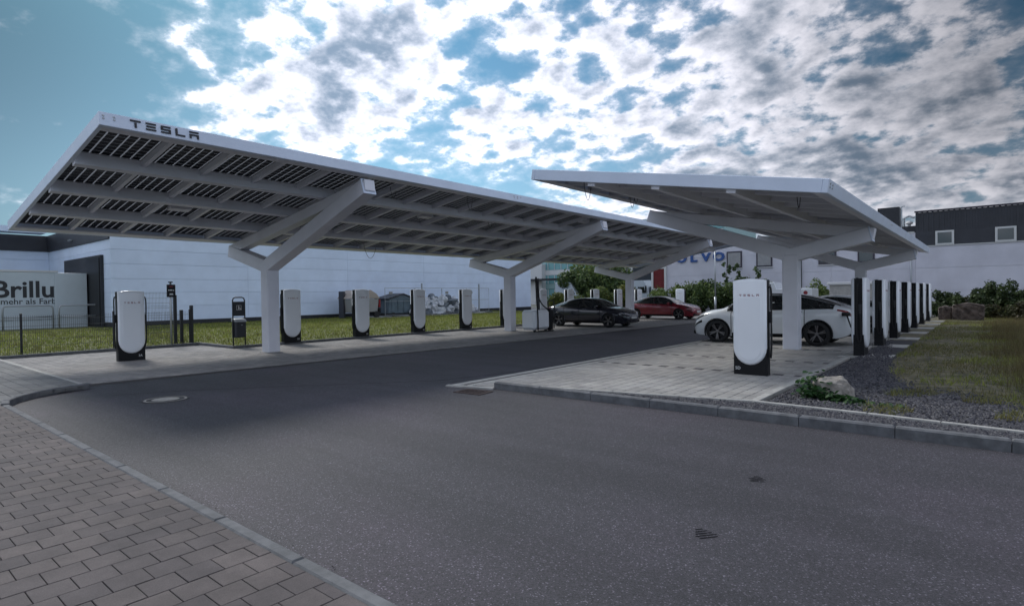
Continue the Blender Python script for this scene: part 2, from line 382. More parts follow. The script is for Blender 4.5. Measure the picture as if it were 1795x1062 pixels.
# ------------------------------------------------------------------ ground, roads, paving
def sheet(name, poly, z, m):
    me = bpy.data.meshes.new(name); me.from_pydata([(x, y, z) for x, y in poly], [], [tuple(range(len(poly)))]); me.materials.append(m)
    me.update(); o = link(name, me, kind='structure')
    if me.polygons[0].normal.z < 0: me.flip_normals()
    return o
sheet('ground', [(-900, -300), (600, -300), (600, 1200), (-900, 1200)], -.06, m_far)
sheet('asphalt_road', [(-13.6, 1.9), (60, 1.9), (60, 7.52), (-7.4, 7.52), (-7.4, 60), (-60, 60), (-60, 44), (-12.0, 44), (-12.45, 24), (-12.75, 15), (-13.2, 3.2), (-13.6, 3.2)], 0., m_asph)
sheet('cross_street', [(-60, 44.2), (60, 44.2), (60, 45.2), (-60, 45.2)], .004, m_kerb)
def pavers(name, parent_poly, sx, sy, along, z, m, n_ind, hole=None, base=True, ch=.007, gap=.007, skip=None, maxd=60, special=None, th=.06, convex=None):
    """a paved surface: a bed sheet, the nearest pieces as single objects, the others joined"""
    xs = [p[0] for p in parent_poly]; ys = [p[1] for p in parent_poly]
    root = sheet(name, parent_poly, z-.012, m_joint)
    x0, x1, y0, y1 = min(xs), max(xs), min(ys), max(ys)
    nx, ny = int((x1-x0)/sx)+2, int((y1-y0)/sy)+2
    items = []
    for i in range(nx):
        for j in range(ny):
            ox = (j % 2)*sx/2 if along == 'x' else 0; oy = (i % 2)*sy/2 if along == 'y' else 0
            cx, cy = x0+(i+.5)*sx-ox, y0+(j+.5)*sy-oy
            if not in_view((cx, cy, z)): continue
            if skip and skip(cx, cy): continue
            dd = math.hypot(cx, cy)
            if dd > maxd: continue
            q = [(cx-sx/2+gap/2, cy-sy/2+gap/2), (cx+sx/2-gap/2, cy-sy/2+gap/2), (cx+sx/2-gap/2, cy+sy/2-gap/2), (cx-sx/2+gap/2, cy+sy/2-gap/2)]
            cs = [c for c in (clip(q, k) for k in (convex or [parent_poly])) if len(c) >= 3 and area(c) > sx*sy*.03]
            if not cs: continue
            c = max(cs, key=area)
            full = area(c) > sx*sy*.9*(1-2*gap/sx)
            vis = pix((cx, cy, z)); vis = vis and -10 < vis[0] < WPX+10 and vis[1] < HPX+10
            for c in cs: items.append((0 if vis else 1, dd, cx, cy, c, full))
    items.sort(key=lambda t: t[:2])
    shared = {}
    rest = MB()
    for k, (_, dd, cx, cy, c, full) in enumerate(items):
        mi = 1 if special and special(cx, cy) else 0
        dz = random.uniform(-.0015, .0015)
        if k < n_ind:
            if full and mi in shared: me = shared[mi]
            else:
                mb = MB().prism([(x-cx, y-cy) for x, y in c], -th, 0, ch, 0, False); me = mb.mesh('paver', m_darkpav if mi else m)
                if full: shared[mi] = me
            link('paver', me, root, (cx, cy, z+dz))
        else: rest.prism(c, z-.03, z+dz, ch if dd < 20 else 0, mi, False)
    if rest.v:
        rest.build('paver_field', [m, m_darkpav], root, kind='stuff')
    return root
SW = .085
# near sidewalk, its kerb and the rounded corner
walk = pavers('sidewalk', [(-11.4, -.3), (3, -.3), (3, 1.735), (-11.4, 1.735)], .196, .196, 'y', SW, m_brick, 300, maxd=14, gap=.0045, ch=.0025)
CURVE = [(-11.4, 1.735), (-11.75, 1.80), (-12.05, 1.98), (-12.36, 2.27), (-12.60, 2.67), (-12.77, 3.1)]
path = pavers('footpath', [(-30, -2), (-11.4, -2)]+CURVE+[(-30, 3.1)], .60, .20, 'x', SW, m_slab, 200, maxd=32,
              convex=[[(-30, -2), (-12.772, -2), (-12.772, 3.1), (-30, 3.1)]]+[[(b[0], -2), (a[0], -2), a, b] for a, b in zip(CURVE[:-1], CURVE[1:])])
sheet('kerb_bed', [(-30, 3.1), (-12.9, 3.1), (-12.9, 3.22), (-30, 3.22)], .03, m_joint)
def kerb_run(name, pts, w, z0, z1, L, m, label, cat, ch=.012, nmax=200):
    """a row of kerb stones along a line of (x, y) points, each stone its own part"""
    root = empty(name, (pts[0][0], pts[0][1], 0), 0, label, cat)
    P = [Vector(p) for p in pts]; seg = []
    for a, b in zip(P[:-1], P[1:]):
        n = max(1, round((b-a).length/L))
        for k in range(n): seg.append((a+(b-a)*(k/n), a+(b-a)*((k+1)/n)))
    o0 = P[0]
    for a, b in seg:
        d = (b-a).normalized(); n = Vector((-d.y, d.x)); g = d*.004
        c = (a+b)/2
        poly = [tuple(q-c) for q in (a+g, b-g, b-g+n*w, a+g+n*w)]
        MB().prism(poly, z0, z1, ch).build('kerb_stone', m, root, loc=(c.x-o0.x, c.y-o0.y, 0))
    return root
kerb_run('sidewalk_kerb', [(3, 1.83), (2, 1.83), (-11.35, 1.83)], .09, -.02, SW+.003, 1.0, m_kerb, 'long pale kerb between the square pavers and the asphalt road', 'kerb')
kerb_run('corner_kerb', [(-11.36, 1.83), (-11.75, 1.90), (-12.1, 2.08), (-12.42, 2.36), (-12.68, 2.75), (-12.86, 3.22)], .10, -.02, SW+.02, .5, m_kerb, 'dark curved raised kerb at the left end of the road', 'kerb')
kerb_run('path_edging', [(-12.95, 3.12), (-21.3, 3.12)], -.1, -.02, SW-.02, 1.0, m_conc, 'pale edging strip between footpath slabs and parking paving on the left', 'kerb')
bayL = [(-21.4, 3.22), (-13.22, 3.22), (-13.15, 5), (-12.98, 10.6), (-12.75, 15.4), (-12.6, 19), (-12.3, 24), (-12.0, 43), (-21.4, 43)]
pavers('left_parking_bay', bayL, .20, .20, 'x', .014, m_bay, 300, skip=lambda x, y: x < -19.0 and y > 8.7, maxd=46)
islA = [(-7.18, 7.52), (-6.6, 7.56), (-2.72, 8.53), (-2.72, 40), (-7.18, 40)]
rows_dark = [11.9, 14.3, 17.4, 20.6, 23.8, 27.0]
def is_dark(x, y):
    return any(abs(y-r) < .11 for r in rows_dark) and int(math.floor((x+50)/.196)) % 2 == 0
pavers('island_parking_bay', islA, .196, .20, 'y', .03, m_island, 300, maxd=46, special=is_dark)
sheet('island_gutter', [(-7.42, 7.26), (-7.18, 7.40), (-7.18, 44), (-7.42, 44)], .006, m_darkpav)
kerb_run('island_edging', [(-7.55, 7.22), (-7.45, 40)], -.16, -.02, .022, 1.0, m_conc, 'pale flush edging strip along the driving lane side of the parking island', 'kerb', .006)
kerb_run('island_inner_edging', [(-7.22, 7.42), (-7.14, 40)], -.1, -.02, .034, 1.0, m_conc, 'inner pale edging strip beside the dark gutter of the parking island', 'kerb', .006)
kerb_run('island_end_edging', [(-7.55, 7.20), (-6.62, 7.44)], .10, -.02, .030, 1.0, m_conc, 'short pale edging at the front tip of the parking island by the drain grate', 'kerb', .006)
kerb_run('island_right_edging', [(-2.60, 8.50), (-2.60, 40)], .12, -.02, .045, 1.0, m_conc, 'straight pale edging between island paving and dark gravel', 'kerb', .006)
kerb_run('road_kerb', [(-6.65, 7.5), (6, 7.6)], .11, -.02, .125, 1.0, m_kerb, 'raised grey kerb along the road in front of the gravel strip', 'kerb', .018)
kerb_run('gravel_edging', [(-6.3, 7.66), (-4.6, 8.02), (-2.6, 8.47), (-1.2, 8.42), (.3, 8.28), (6, 7.95)], .055, -.02, .085, 1.0, m_conc, 'narrow pale edging between front gravel strip and the gravel bed', 'kerb', .008)
kerb_run('lawn_kerb', [(-21.3, -2), (-21.7, 8.72)], .12, -.02, .10, 1.0, m_kerb, 'kerb below the wire fence at the left parking bay', 'kerb')
kerb_run('lawn_kerb', [(-21.7, 8.66), (-18.95, 8.62)], .12, -.02, .10, 1.0, m_kerb, 'short kerb running to the litter bin from the fence end', 'kerb')
kerb_run('lawn_kerb', [(-18.95, 8.62), (-18.98, 43)], .14, -.02, .10, 1.0, m_kerb, 'long kerb in front of the left row of charging posts', 'kerb')
sheet('lawn', [(-60, -10), (-21.5, -10), (-21.82, 8.75), (-19.08, 8.75), (-19.1, 44), (-60, 44)], .06, m_soil)
sheet('dry_meadow', [(-2.48, 10.5), (-2.48, 42), (30, 42), (30, 7.9), (6, 8.0), (.3, 8.3), (-1.2, 8.45), (-2.48, 8.5)], .03, m_dry)
sheet('gravel_ground', [(-6.4, 7.6), (-2.5, 8.5), (-2.48, 22), (-1.75, 22), (-1.7, 14.6), (-1.4, 12.6), (-.9, 10.95), (-.2, 10.8), (.4, 10.1), (1.6, 9.6), (6, 9.2), (6, 7.7), (-6.4, 7.6)], .036, m_gravbase)
# ------------------------------------------------------------------ canopies
def letter_polys(ch):
    """stencil-like capitals in a 1 x 1 box as lists of rectangles (x0, z0, x1, z1)"""
    b = .2
    return {'T': [(0, .8, 1, 1), (.4, 0, .6, .68)], 'E': [(0, .8, 1, 1), (.05, .4, .95, .6), (0, 0, 1, .2)],
            'S': [(0, .8, 1, 1), (0, .4, .22, .8), (0, .4, 1, .6), (.78, .2, 1, .4), (0, 0, 1, .2)],
            'L': [(0, 0, .22, 1), (.22, 0, 1, .2)], 'A': [(0, .8, 1, 1), (0, 0, .2, .6), (.8, 0, 1, .6), (.2, .4, .8, .6)]}[ch]
def lettering(parent, word, m, origin, xdir, zdir, w, h, pitch, depth, nrm, part='letter'):
    o = Vector(origin); xd, zd, nd = Vector(xdir), Vector(zdir), Vector(nrm)
    for k, chr_ in enumerate(word):
        mb = MB()
        for (x0, z0, x1, z1) in letter_polys(chr_):
            vs = [o + xd*(k*pitch + x*w) + zd*(z*h) + nd*dd for dd in (.0, depth) for x, z in ((x0, z0), (x1, z0), (x1, z1), (x0, z1))]
            mb.add(vs, [(3, 2, 1, 0), (4, 5, 6, 7), (0, 1, 5, 4), (1, 2, 6, 5), (2, 3, 7, 6), (3, 0, 4, 7)])
        mb.build(part, m, parent)
def panel_mesh(L, Wd_, nx, ny):
    mb = MB(); f = .028
    mb.box(-L/2, L/2, -Wd_/2, Wd_/2, .0, .006, 1)
    for (a, b, c, d) in ((-L/2, L/2, -Wd_/2, -Wd_/2+f), (-L/2, L/2, Wd_/2-f, Wd_/2), (-L/2, -L/2+f, -Wd_/2+f, Wd_/2-f), (L/2-f, L/2, -Wd_/2+f, Wd_/2-f)):
        mb.box(a, b, c, d, -.03, -.001, 2)
    gx, gy = .030, .017
    cw, cl = (Wd_-2*f-.02)/nx, (L-2*f-.02)/ny
    for i in range(nx):
        for j in range(ny):
            y0 = -Wd_/2+f+.01+i*cw; x0 = -L/2+f+.01+j*cl
            mb.box(x0+gy/2, x0+cl-gy/2, y0+gx/2, y0+cw-gx/2, -.006, -.002, 0)
    return mb.mesh('solar_panel', [m_cell, m_pglass, m_alu])
def canopy(label, xa, za, xb, zb, y0, y1, cols, xcol, hj, npan, letters=None, tA=None, tB=None, fh=.245):
    t = empty('solar_canopy', (xcol, y0, 0), 0, label, 'solar canopy')
    ox, oy = xcol, y0
    A, B = Vector((xa, 0, za)), Vector((xb, 0, zb)); sl_ = (B-A); Ls = sl_.length; sdv = sl_.normalized(); nv = Vector((-sdv.z, 0, sdv.x))
    def P(s, y, off=0.): v = A + sdv*s + nv*off; return Vector((v.x-ox, y-oy, v.z))
    def bm(name, s0, s1, o0, o1, ya, yb, m, bevel=0):
        mb = MB(); vs = [P(s, y, o) for o in (o0, o1) for y in (ya, yb) for s in (s0, s1)]
        mb.add(vs, [(0, 2, 3, 1), (4, 5, 7, 6), (0, 1, 5, 4), (2, 6, 7, 3), (0, 4, 6, 2), (1, 3, 7, 5)])
        return mb.build(name, m, t, bevel=bevel)
    # fascias: front/back along the length, two gable ends between them
    fw = .10
    bm('back_fascia', 0, fw, -fh, 0, y0, y1, m_fascia, .012); bm('front_fascia', Ls-fw, Ls, -fh, 0, y0, y1, m_fascia, .012)
    bm('end_fascia', fw, Ls-fw, -fh, 0, y0+.003, y0+.08, m_fascia, .01); bm('end_fascia', fw, Ls-fw, -fh, 0, y1-.08, y1-.003, m_fascia, .01)
    # inner flange channels
    bm('edge_channel', fw, fw+.22, -fh+.004, -fh+.05, y0+.08, y1-.08, m_white); bm('edge_channel', Ls-fw-.16, Ls-fw, -fh+.004, -fh+.05, y0+.08, y1-.08, m_white)
    nrow = 4; rl = (Ls-2*fw)/nrow
    for r in range(1, nrow):
        s = fw+r*rl; bm('purlin', s-.09, s+.09, -.32, -.075, y0+.08, y1-.08, m_white, .006)
    pw = (y1-y0-.2)/npan
    me = panel_mesh(rl-.04, pw-.03, 6, 10)
    ang = -math.atan2(sdv.z, sdv.x)
    barm = MB().box(-(rl-.18)/2-.02, (rl-.18)/2+.02, -.04, .04, -.2, -.06).mesh('cross_bar', m_white)
    clampm = MB().box(-.08, .08, -.06, .06, -.24, -.2).box(-.03, .03, -.05, .05, -.3, -.24).mesh('clamp', m_zinc)
    for r in range(nrow):
        sc_ = fw+(r+.5)*rl
        for k in range(npan):
            o = link('solar_panel', me, t, P(sc_, y0+.1+(k+.5)*pw, -.045)); o.rotation_euler = (0, ang, 0)
            if k:
                o = link('cross_bar', barm, t, P(sc_, y0+.1+k*pw, 0)); o.rotation_euler = (0, ang, 0)
    # junction boxes under some panels
    for r, k in ((1, 2), (2, 8), (3, 14), (1, 19)):
        if k < npan:
            o = MB().box(-.12, .12, -.25, .25, -.16, -.06).build('inverter_box', m_white, t); o.location = P(fw+(r+.5)*rl, y0+.1+(k+.5)*pw, 0); o.rotation_euler = (0, ang, 0)
    for yc in cols:
        MB().box(-.205, .205, yc-oy-.19, yc-oy+.19, 0, hj).build('column', m_white, t, bevel=.035)
        MB().box(-.26, .26, yc-oy-.24, yc-oy+.24, -.01, .035).build('base_plate', m_conc, t, bevel=.01)
        yy = yc
        j = Vector((0, yy-oy, hj-.02))
        ra = P(.05, yy, -.50); rb = P(Ls-.18, yy, -.50)
        bm('rafter', .10, Ls-.10, -.62, -.34, yc-.15, yc+.15, m_white, .012)
        for nm, tip, aw in (('arm', ra, .352), ('arm', rb, .362)):
            d = (tip-j).normalized()
            MB().beam(j - d*.12, tip, aw, .38, up=(0, 0, 1)).build(nm, m_white, t, bevel=.02)
        MB().beam(rb - (rb-j).normalized()*.0, rb + (rb-j).normalized()*.02, .375, .395).build('arm_cap', m_fascia, t)
    return t, P, Ls
cL, PL, LsL = canopy('large white solar canopy on three Y-shaped columns over the left charging row', -19.174, 3.674, -11.709, 4.864, 3.136, 36.76, (8.742, 20.008, 31.274), -16.71, 2.61, 29)
# big word and bolt heads on the front fascia
nvx = Vector((math.cos(math.atan2(1.19, 7.465)), 0, math.sin(math.atan2(1.19, 7.465))))
upL = Vector((-nvx.z, 0, nvx.x))
lettering(cL, 'TESLA', m_letter, PL(LsL, 3.60, -.185), (0, 1, 0), upL, .165, .135, .245, .02, nvx)
for (yy, oo) in ((3.20, -.07), (3.20, -.12), (3.36, -.07), (3.36, -.12), (14.28, -.08), (14.28, -.13), (14.45, -.08), (14.45, -.13), (14.62, -.08), (25.5, -.08), (25.7, -.08)):
    p = PL(LsL, yy, oo); mb = MB().lathe([(0, .014), (.016, .012), (.022, 0)], 10, 'x', p); mb.build('bolt_head', m_bolt, cL)
cR, PR, LsR = canopy('shorter white solar canopy on two Y-shaped columns over the right parking island', -8.443, 4.634, -2.091, 3.529, 11.007, 32.14, (17.314, 28.483), -4.25, 2.65, 19)
for (yy, oo) in ((11.12, -.07), (11.12, -.13), (11.3, -.07), (11.3, -.13), (19, -.09), (19.2, -.09)):
    p = PR(LsR, yy, oo); MB().lathe([(0, .014), (.016, .012), (.022, 0)], 10, 'x', p).build('bolt_head', m_bolt, cR)
# loose loops of panel cable
def cable_loop(par, P, s, y, drop, w):
    a = P(s, y, -.08); b = P(s, y+w, -.08)
    pts = [a.lerp(b, t) - Vector((0, 0, drop*math.sin(PI*t)**.7)) for t in [i/12 for i in range(13)]]
    MB().tube(pts, .007, 5).build('cable_loop', m_rubber, par)
for s, y, dr, w in ((6.9, 12.8, .4, .25), (6.6, 10.1, .3, .2), (.6, 13.5, .55, .6), (5.2, 15.6, .3, .25)): cable_loop(cL, PL, s, y, dr, w)
for s, y, dr, w in ((1.1, 11.6, .5, .35), (1.5, 13.3, .35, .3), (.8, 14.4, .4, .3), (5.6, 12.4, .3, .3)): cable_loop(cR, PR, s, y, dr, w)
# ------------------------------------------------------------------ charging posts
def text_mesh(body, size, m, extrude=.002, align='CENTER', bold=0.):
    cu = bpy.data.curves.new('txt', 'FONT'); cu.body = body; cu.size = size; cu.extrude = extrude; cu.offset = bold; cu.align_x = align; cu.resolution_u = 3
    o = bpy.data.objects.new('txt', cu); COL.objects.link(o)
    dg = bpy.context.evaluated_depsgraph_get(); me = bpy.data.meshes.new_from_object(o.evaluated_get(dg))
    bpy.data.objects.remove(o); bpy.data.curves.remove(cu)
    me.materials.clear(); me.materials.append(m); return me
def u_outline(w, zb, zu, zt, arch, n=12):
    """outline (y, z) of the white shell: U-shaped foot, straight flanks, slightly arched top"""
    pts = []
    for i in range(n+1):
        a = PI + PI*i/n; pts.append((w*math.cos(a), zu + (zu-zb)*math.sin(a)))
    for i in range(7):
        y = w - 2*w*i/6; pts.append((y, zt + arch*(1-(y/w)**2)))
    return pts
CH = {}
def charger_meshes():
    w, zt = .325, 1.905
    for sgn, key in ((1, 'front'), (-1, 'back')):
        mb = MB(); rings = []
        for (x, k) in ((.07, 0.), (.115, 0.), (.138, .010), (.153, .028), (.162, .055)):
            rings.append([(sgn*x, y, z) for y, z in u_outline(w-k, .20+k, .56, zt-k, .035)])
        n = len(rings[0]); vs = [v for r in rings for v in r]; fs = []
        for r in range(len(rings)-1):
            for i in range(n):
                q = (r*n+i, r*n+(i+1) % n, (r+1)*n+(i+1) % n, (r+1)*n+i); fs.append(q if sgn > 0 else q[::-1])
        fs.append(tuple((len(rings)-1)*n+i for i in range(n)) if sgn > 0 else tuple((len(rings)-1)*n+i for i in reversed(range(n))))
        # slim raised rim inside the face: a shallow second step
        mb.add(vs, fs); CH[key] = mb.mesh('shell', m_shell, True)
        st = MB(); rr = []
        for (x, k) in ((.161, .085), (.166, .092), (.167, .11)):
            rr.append([(sgn*x, y, z) for y, z in u_outline(w-k, .20+k, .56, zt-k-.25, .02)])
        vs = [v for r in rr for v in r]; fs = []
        for r in range(2):
            for i in range(n):
                q = (r*n+i, r*n+(i+1) % n, (r+1)*n+(i+1) % n, (r+1)*n+i); fs.append(q if sgn > 0 else q[::-1])
        fs.append(tuple(2*n+i for i in range(n)) if sgn > 0 else tuple(2*n+i for i in reversed(range(n))))
        st.add(vs, fs); CH[key+'_pad'] = st.mesh('face_panel', m_shell, True)
    c = MB().box(-.088, .088, -.328, .328, .0, 1.912)
    CH['core'] = c.mesh('core', m_black)
    CH['foot'] = MB().box(-.112, .112, -.322, .322, .0, .56).mesh('foot', m_black)
    # cable from a holster on the -y flank, hanging in a long loop
    for s in (-1, 1):
        pts = [(.0, s*.33, 1.75), (.0, s*.37, 1.76), (.015, s*.39, 1.6), (.02, s*.385, 1.1), (.03, s*.39, .7), (.0, s*.37, .42), (-.04, s*.36, .36), (-.06, s*.365, .5), (-.055, s*.37, .9), (-.04, s*.36, 1.15)]
        P = [Vector(p) for p in pts]; sm = []
        for i in range(len(P)-1):
            a, b, c_, d = P[max(i-1, 0)], P[i], P[i+1], P[min(i+2, len(P)-1)]
            for t in (0, .33, .66): sm.append(.5*((2*b)+(c_-a)*t+(2*a-5*b+4*c_-d)*t*t+(3*b-a-3*c_+d)*t**3))
        sm.append(P[-1])
        CH['cable%d' % s] = MB().tube(sm, .017, 7).mesh('cable', m_rubber, True)
        CH['holster%d' % s] = MB().cbox((-.04, s*.335, 1.2), (.07, .05, .16)).cbox((-.04, s*.355, 1.16), (.045, .06, .22)).mesh('holster', m_blackm)
        CH['inlet%d' % s] = MB().cbox((-.02, s*.316, 1.25), (.05, .012, .10)).cbox((.0, s*.316, 1.02), (.035, .012, .05)).mesh('status_plate', m_zinc)
charger_meshes()
def charger(x, y, z, face, label, group, sc=1., num=None, cable=(-1,), numy=.22):
    t = empty('charging_post', (x, y, z), face, label, 'charging post', group, sc)
    for k, nm in (('front', 'shell'), ('back', 'shell'), ('front_pad', 'face_panel'), ('back_pad', 'face_panel'), ('core', 'core'), ('foot', 'foot')):
        link(nm, CH[k], t)
    for s in cable:
        link('cable', CH['cable%d' % s], t); link('holster', CH['holster%d' % s], t); link('status_plate', CH['inlet%d' % s], t)
    for sg in (1, -1):
        lettering(t, 'TESLA', m_red, (sg*.1625, -.19*sg, 1.585), (0, sg, 0), (0, 0, 1), .05, .042, .084, .003, (sg, 0, 0))
    tag_ = num or '4B'
    me = text_mesh(tag_, .085, m_pw)
    o = link('stall_number', me, t); o.matrix_local = Matrix(((0, 0, 1, .113), (1, 0, 0, numy), (0, 1, 0, .10), (0, 0, 0, 1)))
    return t
GL, GR = 'charging posts in the left row', 'charging posts in the right row'
# single posts at the row ends
charger(-17.85, 5.40, .014, 0, 'white charging post standing alone on the left paving in front of the wire fence', None, .965, '3A', (-1, 1), .2)
charger(-3.57, 11.58, .03, -PI/2, 'nearest white charging post, marked 5D, on the island paving before the white car', None, .955, '5D', (1,), -.24)
charger(-17.85, 41.3, .014, -PI/2, 'white charging post facing the lane at the far end behind the red car', None, 1., '1B', (1,), .2)
offs = [0, 1, 2, 3, 4, 5.06, 5.98, 6.97, 7.98, 8.96]
lbl = ['first white charging post of the left kerb row, just right of the near column',
       'second white charging post from the near column, in front of the grey waste trailer',
       'white charging post hiding the left part of the rubbish bags at the left kerb',
       'white charging post covering the right end of the rubbish heap at the left kerb',
       'charging post half hidden behind the middle column of the large canopy',
       'white charging post directly behind the mobile battery charger cart',
       'charging post behind the rear roof of the graphite saloon',
       'charging post behind the roof middle of the graphite saloon',
       'charging post with a crossing cable behind the bonnet of the graphite saloon',
       'charging post between the far column and the red saloon']
for k, ko in enumerate(offs):
    y = 10.72+2.965*ko
    charger(-19.06-.022*ko, y, .06, 0, lbl[k], GL, .975, '%d%s' % (3-(k//4), 'DCBA'[k % 4]), (-1,), .22)
    MB().box(-19.3, -18.97-.14, y-.5, y+.5, 0, .058).build('concrete_pad', m_conc, None)
    o = COL.objects[-1] if False else bpy.data.objects[[o.name for o in COL.objects][-1]]
    tag(o, 'pale concrete pad under the charging post number %s from the near column on the left' % ['one', 'two', 'three', 'four', 'five', 'six', 'seven', 'eight', 'nine', 'ten'][k], 'concrete pad', 'pads under the left charging posts')
lblR = ['nearest post of the right row, in front of the rear of the white crossover',
        'second post of the right row, beside the rear of the pale saloon',
        'third post of the right row, counted from the road', 'fourth and middle post of the right row',
        'fifth post of the right row, counted from the road', 'sixth post of the right row, last but one',
        'farthest post of the right row, nearest the sandstone blocks']
for k in range(7):
    y = 16.42+3.25*k
    charger(-2.46, y, .03, PI if k < 99 else 0, lblR[k], GR, .99, '%d%s' % (5+k//4, 'CBAD'[k % 4]), (1,), .2)
    p = MB().box(-2.88, -1.78, y-.55, y+.38, 0, .05).build('concrete_pad', m_conc)
    tag(p, ['pale concrete pad under the nearest post of the right row', 'pale concrete pad under the second post of the right row', 'pale concrete pad under the third post of the right row', 'pale concrete pad under the middle post of the right row', 'pale concrete pad under the fifth post of the right row', 'pale concrete pad under the sixth post of the right row', 'pale concrete pad under the farthest post of the right row'][k], 'concrete pad', 'pads under the right charging posts')
    if k == 0:
        q = MB().box(-2.46, -1.75, y-1.85, y-1.1, 0, .045).build('concrete_slab', m_conc); tag(q, 'small concrete slab with dark vent on the gravel before the right row', 'concrete slab')
        MB().box(-2.2, -1.98, y-1.6, y-1.4, .0455, .055).build('vent', m_black, q)
# ------------------------------------------------------------------ cars
def interp(tab, x):
    X = [p[0] for p in tab]; Y = [p[1] for p in tab]
    if x <= X[0]: return Y[0]
    if x >= X[-1]: return Y[-1]
    i = max(k for k in range(len(X)) if X[k] <= x); i = min(i, len(X)-2)
    def slope(k):
        if k == 0: return (Y[1]-Y[0])/(X[1]-X[0])
        if k == len(X)-1: return (Y[-1]-Y[-2])/(X[-1]-X[-2])
        a, b = (Y[k]-Y[k-1])/(X[k]-X[k-1]), (Y[k+1]-Y[k])/(X[k+1]-X[k])
        return 0 if a*b <= 0 else 2*a*b/(a+b)
    h = X[i+1]-X[i]; t = (x-X[i])/h; m0, m1 = slope(i)*h, slope(i+1)*h
    return (2*t**3-3*t*t+1)*Y[i] + (t**3-2*t*t+t)*m0 + (-2*t**3+3*t*t)*Y[i+1] + (t**3-t*t)*m1
SEDAN = dict(L=4.72, r=.335, ax=(-1.44, 1.44), hw=.925,
    zt=[(-2.36, .78), (-2.33, .93), (-2.22, 1.00), (-1.95, 1.075), (-1.5, 1.22), (-1.0, 1.36), (-.5, 1.425), (-.1, 1.44), (.3, 1.395), (.7, 1.26), (1.1, 1.06), (1.25, .985), (1.6, .93), (2.0, .83), (2.2, .74), (2.32, .64), (2.36, .56)],
    zb=[(-2.36, .70), (-2.2, .93), (-1.8, .985), (-1.2, .975), (0, .94), (1.0, .92), (1.3, .90), (1.8, .81), (2.15, .70), (2.36, .48)],
    w=[(-2.36, .60), (-2.30, .74), (-2.1, .84), (-1.7, .90), (-1.2, .925), (1.2, .925), (1.7, .905), (2.0, .85), (2.2, .75), (2.31, .58), (2.36, .40)],
    wr=[(-2.36, .45), (-2.0, .60), (-1.4, .53), (-.6, .57), (.2, .575), (.8, .66), (1.25, .76), (1.8, .74), (2.2, .55), (2.36, .3)],
    zf=[(-2.36, .42), (-2.2, .28), (-1.9, .19), (2.0, .17), (2.25, .2), (2.36, .28)],
    win=(-1.82, 1.02), ws=(.18, 1.20), roof=(-1.0, .18), rg=(-1.98, -1.0))
def scaled(tabs, **k): d = dict(tabs); d.update(k); return d
CROSS = scaled(SEDAN, L=4.75, r=.36, hw=.96,
    zt=[(-2.37, .90), (-2.33, 1.02), (-2.22, 1.09), (-1.95, 1.20), (-1.5, 1.36), (-1.0, 1.485), (-.5, 1.545), (0, 1.555), (.4, 1.51), (.8, 1.38), (1.2, 1.17), (1.36, 1.09), (1.7, 1.04), (2.05, .94), (2.25, .82), (2.34, .68), (2.37, .58)],
    zb=[(-2.37, .80), (-2.2, 1.02), (-1.8, 1.075), (-1.2, 1.06), (0, 1.02), (1.0, 1.0), (1.35, .99), (1.8, .90), (2.15, .76), (2.37, .52)],
    w=[(-2.37, .62), (-2.30, .77), (-2.1, .87), (-1.7, .935), (-1.2, .96), (1.2, .96), (1.7, .94), (2.0, .88), (2.2, .78), (2.32, .6), (2.37, .42)],
    zf=[(-2.37, .45), (-2.2, .30), (-1.9, .21), (2.0, .19), (2.25, .22), (2.37, .30)], ax=(-1.445, 1.445),
    win=(-1.86, 1.14), ws=(.30, 1.32), roof=(-1.05, .30), rg=(-2.0, -1.05))
def car_point(D, x, j):
    zt, zb, w, wr, zf = (interp(D[k], x) for k in ('zt', 'zb', 'w', 'wr', 'zf'))
    zb = min(zb, zt-.05); wr = min(wr, w*.86); ztop8 = zt-.07*min(1, (zt-zb)/.3); 
    L = [(0, zf), (.60*w, zf), (.90*w, zf+.03), (.965*w, zf+.14), (.99*w, zf+.30 if zf+.30 < zb-.12 else (zf+zb)/2), (1.0*w, max(zb-.20, (zf+zb)/2+.02)), (.985*w, zb-.07), (.945*w, zb), ((.945*w+wr)/2+.018, (zb+ztop8)/2+.012), (wr, ztop8), (wr*.84, zt-.020*min(1, (zt-zb)/.3)), (wr*.45, zt-.003), (0, zt)]
    j0 = int(j); f = j-j0
    a = L[min(j0, 12)]; b = L[min(j0+1, 12)]
    return (x, a[0]+(b[0]-a[0])*f, a[1]+(b[1]-a[1])*f)
def car_body(D):
    h = D['L']/2; xs = [-h, -h+.012, -h+.03, -h+.06]; x = -h+.1
    while x < h-.1: xs.append(x); x += .07
    xs += [h-.09, h-.05, h-.025, h-.01, h]
    J = 12
    mb = MB(); n = 2*J
    for x in xs:
        for k in range(n):
            j = k if k <= J else n-k; s = 1 if k <= J else -1
            p = car_point(D, x, j); mb.v.append((p[0], s*p[1], p[2]))
    for i in range(len(xs)-1):
        for k in range(n):
            a, b = i*n+k, i*n+(k+1) % n; mb.f.append((a, a+n, b+n, b)); mb.m.append(0)
    mb.f.append(tuple(range(n))); mb.m.append(0); e = (len(xs)-1)*n; mb.f.append(tuple(e+k for k in reversed(range(n)))); mb.m.append(0)
    return mb
